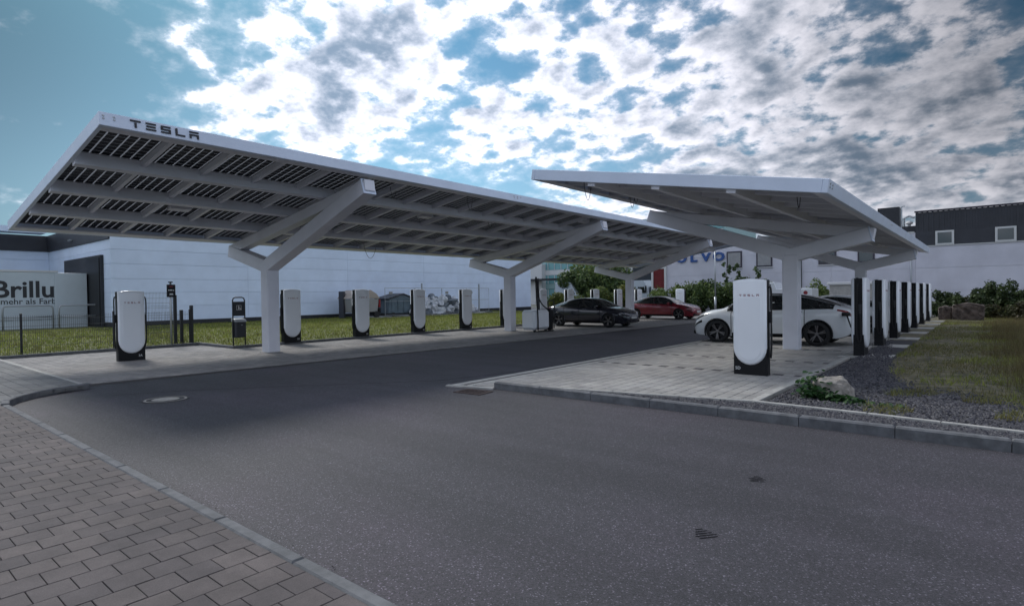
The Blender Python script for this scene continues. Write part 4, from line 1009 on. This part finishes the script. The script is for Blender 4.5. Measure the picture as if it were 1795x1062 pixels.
# ------------------------------------------------------------------ teal glass office far left
tb = empty('glass_office', (-64, 86, 0), 0, 'teal glass office block seen below the large canopy by the middle column', 'building')
def gp(name, x0, x1, y0, y1, z0, z1, m): return MB().box(x0+64, x1+64, y0-86, y1-86, z0, z1).build(name, m, tb)
gp('core', -69.5, -30, 86, 100, -1, 13.2, m_tealp); gp('white_stair_tower', -68.5, -63, 84.6, 85.99, -1, 7.3, m_wframew); gp('canopy_roof', -69, -56, 82.5, 84.5, 4.2, 4.55, m_plinth); gp('base_pillar', -68, -64, 84, 84.59, -1, 4.19, m_wframew)
for j in range(5):
    z = 1.2+2.5*j
    gp('glass_band', -63, -30.5, 85.85, 85.98, z, z+1.5, m_teal); gp('spandrel', -63, -30.5, 85.80, 85.97, z+1.55, z+2.45, m_wframew if j % 2 else m_tealp)
    for k in range(22): MB().box(-62.5+64+k*1.45, -62.42+64+k*1.45, -.25, -.151, z, z+1.5).build('mullion', m_wframew, tb)
# ------------------------------------------------------------------ vehicles across the street
def white_truck(x, y, label):
    t = empty('white_lorry', (x, y, 0), 0, label, 'lorry')
    ext_y(MB(), [(0, .6), (2.2, .6), (2.35, 1.4), (2.1, 2.5), (1.6, 3.2), (0, 3.35)], -1.2, 1.2).build('cab', m_trailer, t, bevel=.06)
    ext_y(MB(), [(1.0, 1.7), (1.9, 1.7), (1.75, 2.4), (1.0, 2.4)], -1.23, -1.195).build('window', m_glass, t)
    MB().box(2.32, 2.40, -1.0, 1.0, 1.5, 2.4).build('windscreen', m_glass, t); MB().box(2.2, 2.42, -1.1, 1.1, .35, .8).build('bumper', m_trailer, t)
    MB().box(1.98, 2.05, -1.45, -1.22, 1.7, 2.5).build('mirror', m_black, t)
    MB().box(-1.6, -.3, -1.2, 1.2, .8, 2.2).build('load_box', m_trailer, t)
    for xx in (1.3, -1.0): MB().lathe([(0, -.15), (.5, -.15), (.5, .15), (0, .15)], 18, 'y', (xx, -1.05, .5)).build('wheel', m_tyre, t)
    return t
white_truck(-31.4, 60, 'white lorry cab standing beside the red clad corner of the pale building')
vn = empty('white_van', (-41.5, 62, 0), 0, 'white van roof showing over the bushes beside the glass office', 'van')
ext_y(MB(), [(-1.8, .4), (1.9, .4), (2.0, 1.3), (1.5, 1.6), (.9, 2.6), (.5, 3.2), (-1.8, 3.25)], -1, 1).build('body', m_trailer, vn, bevel=.06)
ext_y(MB(), [(.4, 1.7), (1.25, 1.7), (.85, 2.4), (.4, 2.4)], -1.03, -.995).build('window', m_glass, vn)
for xx in (1.2, -1.1): MB().lathe([(0, -.1), (.35, -.1), (.35, .1), (0, .1)], 16, 'y', (xx, -.95, .35)).build('wheel', m_tyre, vn)
wv = empty('delivery_van', (-11.0, 42.6, 0), 0, 'white delivery van with a red dot parked behind the white crossover', 'van')
ext_y(MB(), [(-1.8, .35), (2.0, .35), (2.0, 1.85), (-.2, 1.85), (-.35, 2.3), (-1.35, 2.3), (-1.8, 1.4)], -.95, .95).build('body', m_carw, wv, bevel=.05)
ext_y(MB(), [(-1.55, 1.5), (-.55, 1.5), (-.55, 2.15), (-1.3, 2.15)], -.975, -.948).build('window', m_glass, wv)
MB().lathe([(0, -.012), (.13, -.01), (.13, 0)], 16, 'y', (1.62, -.948, 1.55)).build('red_dot', m_red, wv)
for xx in (1.2, -1.1): MB().lathe([(0, -.1), (.33, -.1), (.33, .1), (0, .1)], 16, 'y', (xx, -.9, .33)).build('wheel', m_tyre, wv)
ks = empty('transformer_kiosk', (-7.1, 46, 0), 0, 'pale transformer kiosk with louvre door behind the right row of posts', 'kiosk')
MB().box(-1.55, 1.5, -.8, .8, 0, 2.05).build('cabinet', m_conc, ks, bevel=.02); MB().box(-1.68, 1.62, -.92, .92, 2.052, 2.24).build('roof', m_wframew, ks, bevel=.03)
for z in [.3+.13*k for k in range(13)]: MB().cbox((.05, -.82, z), (.5, .03, .07)).build('louvre', m_zinc, ks)
MB().box(-.02+.33, .36, -.815, -.801, .1, 2.0).build('door_seam', m_plinth, ks)
lp = empty('street_lamp', (-16.85, 45.7, 0), 0, 'thin grey street lamp in front of the hedge left of the nearest post', 'street lamp')
MB().tube([(0, 0, 0), (0, 0, 1.3)], .10, 10).build('pole_base', m_zinc, lp, True); MB().tube([(0, 0, 1.3), (0, 0, 5.2)], [.065, .05], 10).build('pole', m_zinc, lp, True); MB().cbox((0, -.3, 5.25), (.25, .8, .1)).build('lamp_head', m_zinc, lp, bevel=.03)
# ------------------------------------------------------------------ vegetation
def leaf_cloud(name, blobs, n, size, m, parent=None, kind=None, aspect=1.6):
    """leaf-sized quads spread through the shells of several uneven lumps"""
    w = np.array([b[3]*b[4]*b[5] for b in blobs]) ; w = w**.75; w /= w.sum()
    idx = RNG.choice(len(blobs), n, p=w); B = np.array(blobs)[idx]
    d = RNG.normal(size=(n, 3)); d /= np.linalg.norm(d, axis=1)[:, None]
    lump = 1+.22*np.sin(d @ RNG.normal(size=(3, 6))*3+RNG.uniform(0, 6, 6)).sum(1)/2.4
    rad = np.clip(1-np.abs(RNG.normal(0, .22, n)), .15, 1.15)*lump
    c = B[:, :3]+d*rad[:, None]*B[:, 3:6]
    c[:, 2] = np.maximum(c[:, 2], .03+RNG.random(n)*.15)
    nn = d+RNG.normal(size=(n, 3))*.9; nn /= np.linalg.norm(nn, axis=1)[:, None]
    a = np.cross(nn, RNG.normal(size=(n, 3))); a /= np.linalg.norm(a, axis=1)[:, None]; b_ = np.cross(nn, a)
    s = size*RNG.uniform(.6, 1.35, n)[:, None]
    V = np.stack([c-a*s*aspect/2, c-b_*s*.5, c+a*s*aspect/2, c+b_*s*.5], 1).reshape(-1, 3)
    me = bpy.data.meshes.new(name); me.from_pydata(V.tolist(), [], np.arange(4*n).reshape(n, 4).tolist()); me.materials.append(m); me.update()
    return link(name, me, parent, kind=kind)
def bush(loc, label, cat, group, blobs, n, size, m, name='shrub', trunks=4, m2=None):
    t = empty(name, loc, 0, label, cat, group)
    leaf_cloud('crown', blobs, n, size, m, t)
    if m2: leaf_cloud('painted_sunlit_leaves', [(x, y, z+c*.15, a*1.02, b_*1.02, c) for x, y, z, a, b_, c in blobs], n//4, size, m2, t)  # sunlight painted in: second leaf colour, mostly paler, set higher in the crown
    st = MB()
    for k in range(trunks):
        b0 = random.choice(blobs); top = Vector((b0[0]+random.uniform(-.3, .3)*b0[3], b0[1]+random.uniform(-.3, .3)*b0[4], b0[2]+.4*b0[5])); base = Vector((top.x*.25+random.uniform(-.15, .15), top.y*.25, 0))
        mid = base.lerp(top, .5)+Vector((random.uniform(-.1, .1), random.uniform(-.1, .1), 0))
        r = .02+.012*top.z; st.tube([base, mid, top], [r, r*.7, r*.25], 6)
    st.build('trunk', m_bark, t)
    return t
def rblobs(n, rx, ry, h, r0, r1):
    return [(random.uniform(-rx, rx), random.uniform(-ry, ry), random.uniform(.25, .8)*h, *(random.uniform(r0, r1) for _ in range(2)), random.uniform(r0, r1)*.9) for _ in range(n)]
# big trees behind the street, between glass office and red corner
GT = 'trees behind the street'
for (x, y, h, rx, m, l, n) in ((-43.6, 68, 6.0, 2.2, m_leafm, 'mid green tree closing the view beside the glass office', 4800), (-40.5, 63, 5.2, 2.2, m_leafd, 'dark broad tree nearest the glass office behind the street', 5200), (-36.0, 64, 5.8, 2.8, m_leafd, 'tallest dark tree in the gap under the large canopy', 6500), (-31.6, 66, 5.2, 2.6, m_leafm, 'lighter green tree beside the far column behind the street', 5200)):
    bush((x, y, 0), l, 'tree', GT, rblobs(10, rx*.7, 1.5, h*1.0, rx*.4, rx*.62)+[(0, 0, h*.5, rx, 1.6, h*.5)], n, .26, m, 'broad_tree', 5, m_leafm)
# trees over the roof line, seen past the canopy tip
for (x, y, h, l) in ((-38.5, 92, 13.0, 'far tree top showing left above the large canopy end'), (-33.5, 92, 11.8, 'far tree top showing right above the large canopy end')):
    bush((x, y, 0), l, 'tree', 'far trees above the canopy', [(random.uniform(-3, 3), 0, h-2.4+random.uniform(-1.5, .8), 1.8, 1.6, 1.5) for _ in range(7)]+[(0, 0, h*.5, 3.6, 2, h*.35)], 4500, .34, m_leafd, 'broad_tree', 4)
# light bushes before them
for (x, y, h, r, m, l) in ((-38.4, 54, 1.7, 1.5, m_leafy, 'yellow flowering shrub beside the cart mast'), (-35.4, 53, 1.6, 1.5, m_leafm, 'round green shrub left behind the graphite saloon'), (-32.4, 54, 2.2, 1.7, m_leafm, 'leafy shrub in the middle behind the graphite saloon'), (-29.2, 53.5, 2.3, 1.6, m_leafy, 'olive shrub behind the bonnet of the graphite saloon')):
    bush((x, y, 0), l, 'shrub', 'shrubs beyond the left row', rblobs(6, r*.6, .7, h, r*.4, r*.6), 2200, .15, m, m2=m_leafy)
hd = [(-22.0, 1.9, 'hedge shrub beside the red clad corner', m_leafm), (-20.4, 2.5, 'hedge shrub behind the far end charging post', m_leafm), (-18.7, 2.6, 'dense hedge shrub left of the street lamp', m_leafd), (-16.9, 3.1, 'tall hedge shrub directly behind the street lamp', m_leafd), (-15.2, 3.2, 'tall hedge shrub just right of the street lamp', m_leafd), (-13.6, 2.6, 'hedge shrub behind the top of the nearest post', m_leafd), (-10.2, 2.1, 'green shrub between the delivery van and the kiosk', m_leafm)]
for x, h, l, m in hd:
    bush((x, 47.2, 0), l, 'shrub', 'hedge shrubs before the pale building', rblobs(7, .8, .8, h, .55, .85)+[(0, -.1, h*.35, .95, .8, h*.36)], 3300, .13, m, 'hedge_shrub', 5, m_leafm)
for x, h, l in ((-16.4, 3.9, 'thin sprig rising left above the hedge'), (-15.5, 3.75, 'thin sprig rising in the hedge middle'), (-13.9, 3.4, 'thin sprig rising right above the hedge')):
    t = empty('sapling', (x, 46.8, 0), 0, l, 'sapling', 'saplings in the hedge'); MB().tube([(0, 0, 0), (.1, 0, h*.6), (.05, 0, h)], [.03, .02, .008], 5).build('stem', m_bark, t)
    leaf_cloud('crown', [(random.uniform(-.2, .25), random.uniform(-.2, .2), z, .16, .16, .22) for z in np.linspace(h*.55, h, 7)], 260, .12, m_leafd, t)
m_leafk = leafm('bank_leaf', (.040, .066, .026), (.07, .10, .036))
rt = [(-2.1, 43.6, 1.55, 'dark shrub beside the farthest post of the right row', m_leafk, .75, 2600), (-1.0, 43.8, 1.30, 'brownish low shrub behind the sandstone blocks', m_leafb, .8, 1900), (.15, 43.4, 2.15, 'tallest dark shrub right of the sandstone blocks', m_leafk, .9, 3400), (1.5, 42.6, 1.85, 'dark shrub at the right picture edge before the pale wall', m_leafk, 1.0, 3200), (3.3, 42.2, 2.3, 'dense shrub beyond the right picture edge', m_leafk, 1.2, 3200), (.55, 40.4, .85, 'low olive shrub in front of the dark shrubs on the right', m_leafb, .75, 1500), (1.7, 36.5, 1.0, 'scrubby olive shrub at the right edge of the meadow', m_leafb, .8, 1800)]
for x, y, h, l, m, r, n in rt:
    top = [(random.uniform(-r, r), random.uniform(-.3, .3), h*random.uniform(.62, .86), r*.32, .3, h*.2) for _ in range(5)]
    bush((x, y, 0), l, 'shrub', 'shrubs on the right bank', rblobs(7, r*.8, .6, h*.8, r*.4, r*.6)+[(0, 0, h*.32, r*1.1, .7, h*.36)]+top, int(n*1.5), .10, m, 'bank_shrub', 6)
def blades(name, pts, h, wd, m, lean=.35):
    n = len(pts); pts = np.asarray(pts); a = RNG.uniform(0, 2*PI, n); hh = h*RNG.uniform(.5, 1.35, n)
    dx, dy = np.cos(a), np.sin(a); le = RNG.uniform(0, lean, n)*hh*1.6; la = RNG.uniform(0, 2*PI, n)
    z0 = pts[:, 2]
    A = np.stack([pts[:, 0]-dx*wd/2, pts[:, 1]-dy*wd/2, z0], 1); B = np.stack([pts[:, 0]+dx*wd/2, pts[:, 1]+dy*wd/2, z0], 1)
    T = np.stack([pts[:, 0]+np.cos(la)*le, pts[:, 1]+np.sin(la)*le, z0+hh], 1)
    V = np.stack([A, B, T], 1).reshape(-1, 3)
    me = bpy.data.meshes.new(name); me.from_pydata(V.tolist(), [], np.arange(3*n).reshape(n, 3).tolist()); me.materials.append(m); me.update()
    o = link(name, me, kind='stuff'); return o
def scatter(n, test, x0, x1, y0, y1, z, dens=None):
    P = np.stack([RNG.uniform(x0, x1, n), RNG.uniform(y0, y1, n)], 1)
    keep = [test(x, y) for x, y in P]; P = P[np.array(keep)]
    return np.concatenate([P, np.full((len(P), 1), z)], 1)
def clump(x, y, s, t=.0): return (math.sin(x*s)+math.sin(y*s*1.13+1.7)+math.sin((x+y)*s*.71+.4)+math.sin((x-.6*y)*s*1.9+2.))/4 > t
lawn_ok = lambda x, y: (x < -21.9 or (y > 8.85 and x < -19.2)) and not (x < -35.3 and 26.9 < y < 41.3)
tag(blades('lawn_grass', scatter(90000, lawn_ok, -39.2, -19.2, -2, 44, .06), .085, .03, m_grass, .6), 'short mown lawn grass between the kerb and the warehouse', 'grass')
tag(blades('lawn_tufts', scatter(26000, lambda x, y: lawn_ok(x, y) and clump(x, y, 2.3, .25), -39.2, -19.2, -2, 44, .06), .15, .035, m_dryg, .7), 'longer yellowish tufts scattered in the lawn', 'grass')
def gedge(x):   # where gravel gives way to dry grass
    for (a, ya), (b, yb) in zip(((-2.5, 22), (-1.75, 15.5), (-1.4, 12.6), (-.9, 10.95), (-.2, 10.8), (.4, 10.1), (1.6, 9.6), (6, 9.2))[:-1], ((-1.75, 15.5), (-1.4, 12.6), (-.9, 10.95), (-.2, 10.8), (.4, 10.1), (1.6, 9.6), (6, 9.2))):
        if a <= x <= b: return ya+(yb-ya)*(x-a)/(b-a)
    return 9.0
mead = lambda x, y: x > -1.75 and y > gedge(x)+random.gauss(0, .26) and not (x < -1.7 and y < 16)
tag(blades('dry_grass', scatter(120000, lambda x, y: mead(x, y) and clump(x+.3*math.sin(y*2.1), y, 1.1, random.gauss(-.25, .3)), -2.3, 7, 9, 41, .03), .075, .012, m_dryg, .8), 'sparse dry olive grass right of the post row', 'grass')
tag(blades('green_grass', scatter(60000, lambda x, y: mead(x, y) and clump(x, y, 1.7, .1), -2.3, 7, 9, 41, .03), .10, .012, m_grass, .8), 'greener patches in the dry meadow on the right', 'grass')
tag(blades('straw_grass', scatter(60000, lambda x, y: mead(x, y) and x > .25+.35*math.sin(y*1.3)-.015*(y-10) and clump(x, y, 1.9, random.gauss(.0, .2)), -.6, 7, 9, 36, .03), .33, .009, m_straw, .5), 'tall straw coloured grass at the right edge of the meadow', 'grass')
tag(blades('weeds', scatter(6000, lambda x, y: clump(x, y, 3.7, .3) and y < gedge(x), -1.3, 1.6, 8.6, 11, .04), .09, .014, m_dryg, .9), 'thin weeds growing through the gravel bed', 'grass')
# gravel
def pebbles(name, P, s, m):
    n = len(P); o = np.array([(1, 0, 0), (-.2, .9, 0), (-1, -.1, 0), (.1, -1, 0), (.1, .1, 1), (0, 0, -1)], float)
    V = o[None]*RNG.uniform(.6, 1.25, (n, 6, 1))
    sc = s*RNG.uniform(.55, 1.35, (n, 1, 1))*np.concatenate([RNG.uniform(.7, 1.3, (n, 1, 2)), RNG.uniform(.45, .9, (n, 1, 1))], 2)
    V = V*sc; a = RNG.uniform(0, 6.28, n); c, s_ = np.cos(a)[:, None], np.sin(a)[:, None]; tl = RNG.uniform(-.5, .5, n)[:, None]
    V[:, :, 2] += V[:, :, 0]*tl
    X = V[:, :, 0]*c-V[:, :, 1]*s_; Y = V[:, :, 0]*s_+V[:, :, 1]*c
    W = np.stack([X, Y, V[:, :, 2]], 2)+P[:, None, :]
    F = np.array([(0, 1, 4), (1, 2, 4), (2, 3, 4), (3, 0, 4)]); F = (F[None]+6*np.arange(n)[:, None, None]).reshape(-1, 3)
    me = bpy.data.meshes.new(name); me.from_pydata(W.reshape(-1, 3).tolist(), [], F.tolist()); me.materials.append(m); me.update()
    return link(name, me, kind='stuff')
def gl_top(x):   # rear edge of the front strip
    tab = ((-6.4, 7.66), (-4.6, 8.02), (-2.6, 8.47), (-1.2, 8.42), (.3, 8.28), (6, 7.95))
    return np.interp(x, [t[0] for t in tab], [t[1] for t in tab])
strip = lambda x, y: 7.61+.008*(x+6) < y < gl_top(x)-.02
tag(pebbles('front_gravel', scatter(30000, strip, -6.2, 2.2, 7.6, 8.5, .05), .022, m_pebble), 'grey basalt chippings in the strip behind the road kerb', 'gravel')
bed = lambda x, y: y > gl_top(x)+.05 and (x > -2.46) and y < gedge(x)+random.gauss(0, .32) and y < 22
tag(pebbles('gravel_bed', scatter(70000, bed, -2.46, 2.6, 8.3, 22, .047), .024, m_pebble), 'dark basalt chippings round the boulder beside the island', 'gravel')
# ------------------------------------------------------------------ boulder with ivy, sandstone blocks
def boulder_mesh(r):
    from mathutils import noise
    b = bmesh.new(); bmesh.ops.create_icosphere(b, subdivisions=4, radius=1)
    for v in b.verts:
        n = v.co.normalized(); q = Vector((abs(n.x)**.7*math.copysign(1, n.x), abs(n.y)**.7*math.copysign(1, n.y), abs(n.z)**.75*math.copysign(1, n.z)))
        k = 1+.16*noise.noise(n*1.7+Vector((3, 1, 7)))+.10*noise.noise(n*4.2)+.05*noise.noise(n*11)
        v.co = Vector((q.x*r[0]*k*(1-.12*n.z), q.y*r[1]*k, max(-.25, q.z)*r[2]*k))
    me = bpy.data.meshes.new('boulder'); b.to_mesh(me); b.free(); return me
bo = link('boulder', boulder_mesh((.31, .24, .34)), None, (-1.84, 9.72, .0), .3); bo.data.materials.append(m_rock); tag(bo, 'pale rough boulder on the gravel with ivy at its foot', 'boulder')
iv = empty('ivy_plant', (-2.02, 9.42, .04), 0, 'green ivy creeping over the left foot of the pale boulder', 'plant')
def ivy(par, blobs, n):
    mb = MB()
    leaf = [(-.5, 0), (-.35, .42), (.05, .5), (.5, .0), (.05, -.5), (-.35, -.42)]
    for k in range(n):
        b0 = random.choice(blobs); p = Vector((b0[0]+random.gauss(0, b0[3]), b0[1]+random.gauss(0, b0[4]), b0[2]+abs(random.gauss(0, b0[5]))))
        s = random.uniform(.05, .095); R = Matrix.Rotation(random.uniform(0, 6.3), 3, 'Z') @ Matrix.Rotation(random.uniform(-.6, .6), 3, 'X') @ Matrix.Rotation(random.uniform(.1, .9), 3, 'Y')
        mb.add([p+R @ Vector((x*s, y*s, .12*s*(abs(y)*2))) for x, y in leaf], [(0, 1, 2, 3), (0, 3, 4, 5)])
    return mb.build('leaves', m_ivy, par)
ivy(iv, [(-.02, .0, .03, .12, .08, .10), (.18, -.08, .02, .16, .06, .05), (.42, -.10, .01, .14, .06, .02), (-.05, .2, .06, .07, .1, .12)], 330)
ivy(iv, [(.6, -.25, 0, .25, .10, .01), (.9, -.15, 0, .2, .08, .01)], 70)
for i, (x0, x1, y0, h, l) in enumerate(((-2.15, -1.55, 38.3, .80, 'smaller squarish reddish sandstone block beside the far post'), (-1.53, -.25, 37.9, .95, 'larger long reddish sandstone block right of the smaller one'))):
    b = bmesh.new(); bmesh.ops.create_cube(b, size=1); bmesh.ops.subdivide_edges(b, edges=b.edges, cuts=5, use_grid_fill=True)
    rg = random.Random(30+i)
    for v in b.verts:
        k = Vector((rg.uniform(-1, 1), rg.uniform(-1, 1), rg.uniform(-1, 1)))*.035
        v.co = Vector((v.co.x*(x1-x0), v.co.y*.9, (v.co.z+.5)*h - .12*abs(v.co.x)*2*(v.co.z+.5)))+k
    me = bpy.data.meshes.new('sandstone'); b.to_mesh(me); b.free(); me.materials.append(m_sand)
    o = link('sandstone_block', me, None, ((x0+x1)/2, y0+.5, -.03)); tag(o, l, 'stone block', 'sandstone blocks at the meadow end')
# ------------------------------------------------------------------ small things on the road
mh = empty('manhole_cover', (-10.38, 3.62, 0), 0, 'round manhole cover with pale concrete centre on the asphalt at left', 'manhole cover')
MB().lathe([(0, .006), (.20, .006), (.20, 0)], 40).build('concrete_disc', m_lidc, mh); MB().lathe([(.205, 0), (.205, .008), (.27, .008), (.27, 0)], 40).build('iron_ring', m_iron, mh); MB().lathe([(.275, 0), (.275, .005), (.31, .005), (.31, 0)], 40).build('collar', m_lidc, mh); MB().lathe([(.315, 0), (.315, .007), (.345, .007), (.345, 0)], 40).build('outer_ring', m_iron, mh)
gr = empty('drain_grate', (-6.72, 7.05, 0), math.radians(5), 'rusty drain grate in the asphalt at the island tip', 'drain grate')
MB().box(-.26, .26, -.17, .17, .001, .003).build('pit', m_black, gr)
for k in range(7): MB().box(-.24+k*.075, -.21+k*.075, -.15, .15, .003, .012).build('bar', m_rust, gr)
for a in ((-.28, .28, -.19, -.15), (-.28, .28, .15, .19), (-.28, -.24, -.15, .15), (.24, .28, -.15, .15)): MB().box(*a, .001, .013).build('frame_bar', m_rust, gr)
for (x, y, rz, l) in ((-1.49, 3.79, .3, 'small dark striped mark on the asphalt nearest the camera'), (-1.56, 5.18, -.25, 'small dark striped mark on the asphalt farther from the camera')):
    t = empty('tar_mark', (x, y, .001), rz+.55, l, 'road mark', 'striped marks on the asphalt', .68)
    for k in range(5):
        w_ = random.uniform(.7, 1.1)*(.07+.045*math.sin(k*.8+.6)); MB().add([(-w_, -.11+k*.05, .002), (w_*.9, -.11+k*.05+.01, .002), (w_, -.085+k*.05, .003), (-w_*.85, -.085+k*.05-.006, .003)], [(0, 1, 2, 3)]).build('stripe', m_tar, t)

seam = []
pl = [(-11.6, 3.2), (-11.05, 4.25), (-9.6, 6.0), (-8.2, 7.63), (-7.75, 9.4), (-7.62, 14)]
mb = MB()
for (x0, y0), (x1, y1) in zip(pl[:-1], pl[1:]):
    n = 8
    for k in range(n):
        a = Vector((x0+(x1-x0)*k/n, y0+(y1-y0)*k/n, .003)); b = Vector((x0+(x1-x0)*(k+1)/n, y0+(y1-y0)*(k+1)/n, .003)); w_ = random.uniform(.006, .016)
        mb.add([a+Vector((-w_, 0, 0)), a+Vector((w_, 0, 0)), b+Vector((w_, 0, 0)), b+Vector((-w_, 0, 0))], [(0, 1, 2, 3)])
mb.build('asphalt_seam', m_tar, None, kind='structure')

# grit swept against the kerbs, stray chippings on the road and in the meadow
grit = np.concatenate([scatter(2600, lambda x, y: random.random() < math.exp(-(y-1.93)/.06), -11, 2, 1.93, 2.4, .002), scatter(1500, lambda x, y: random.random() < math.exp(-(7.5-y)/.09), -6.4, 2.2, 7.0, 7.5, .004), scatter(60, lambda x, y: True, -12, 2, 2, 7.4, .002)])
m_grit = mat('road_grit', (.035, .03, .03), .9, var=.4, vscale=40, rnd=.6)
tag(pebbles('road_grit', grit, .0042, m_grit), 'loose grit lying on the asphalt, thickest along the kerbs', 'grit')
tag(pebbles('meadow_stones', scatter(5000, lambda x, y: mead(x, y) and clump(x, y, 2.0, .1), -2, 4, 9.5, 30, .035), .02, m_pebble), 'small stones lying between the dry grass on the right', 'gravel')
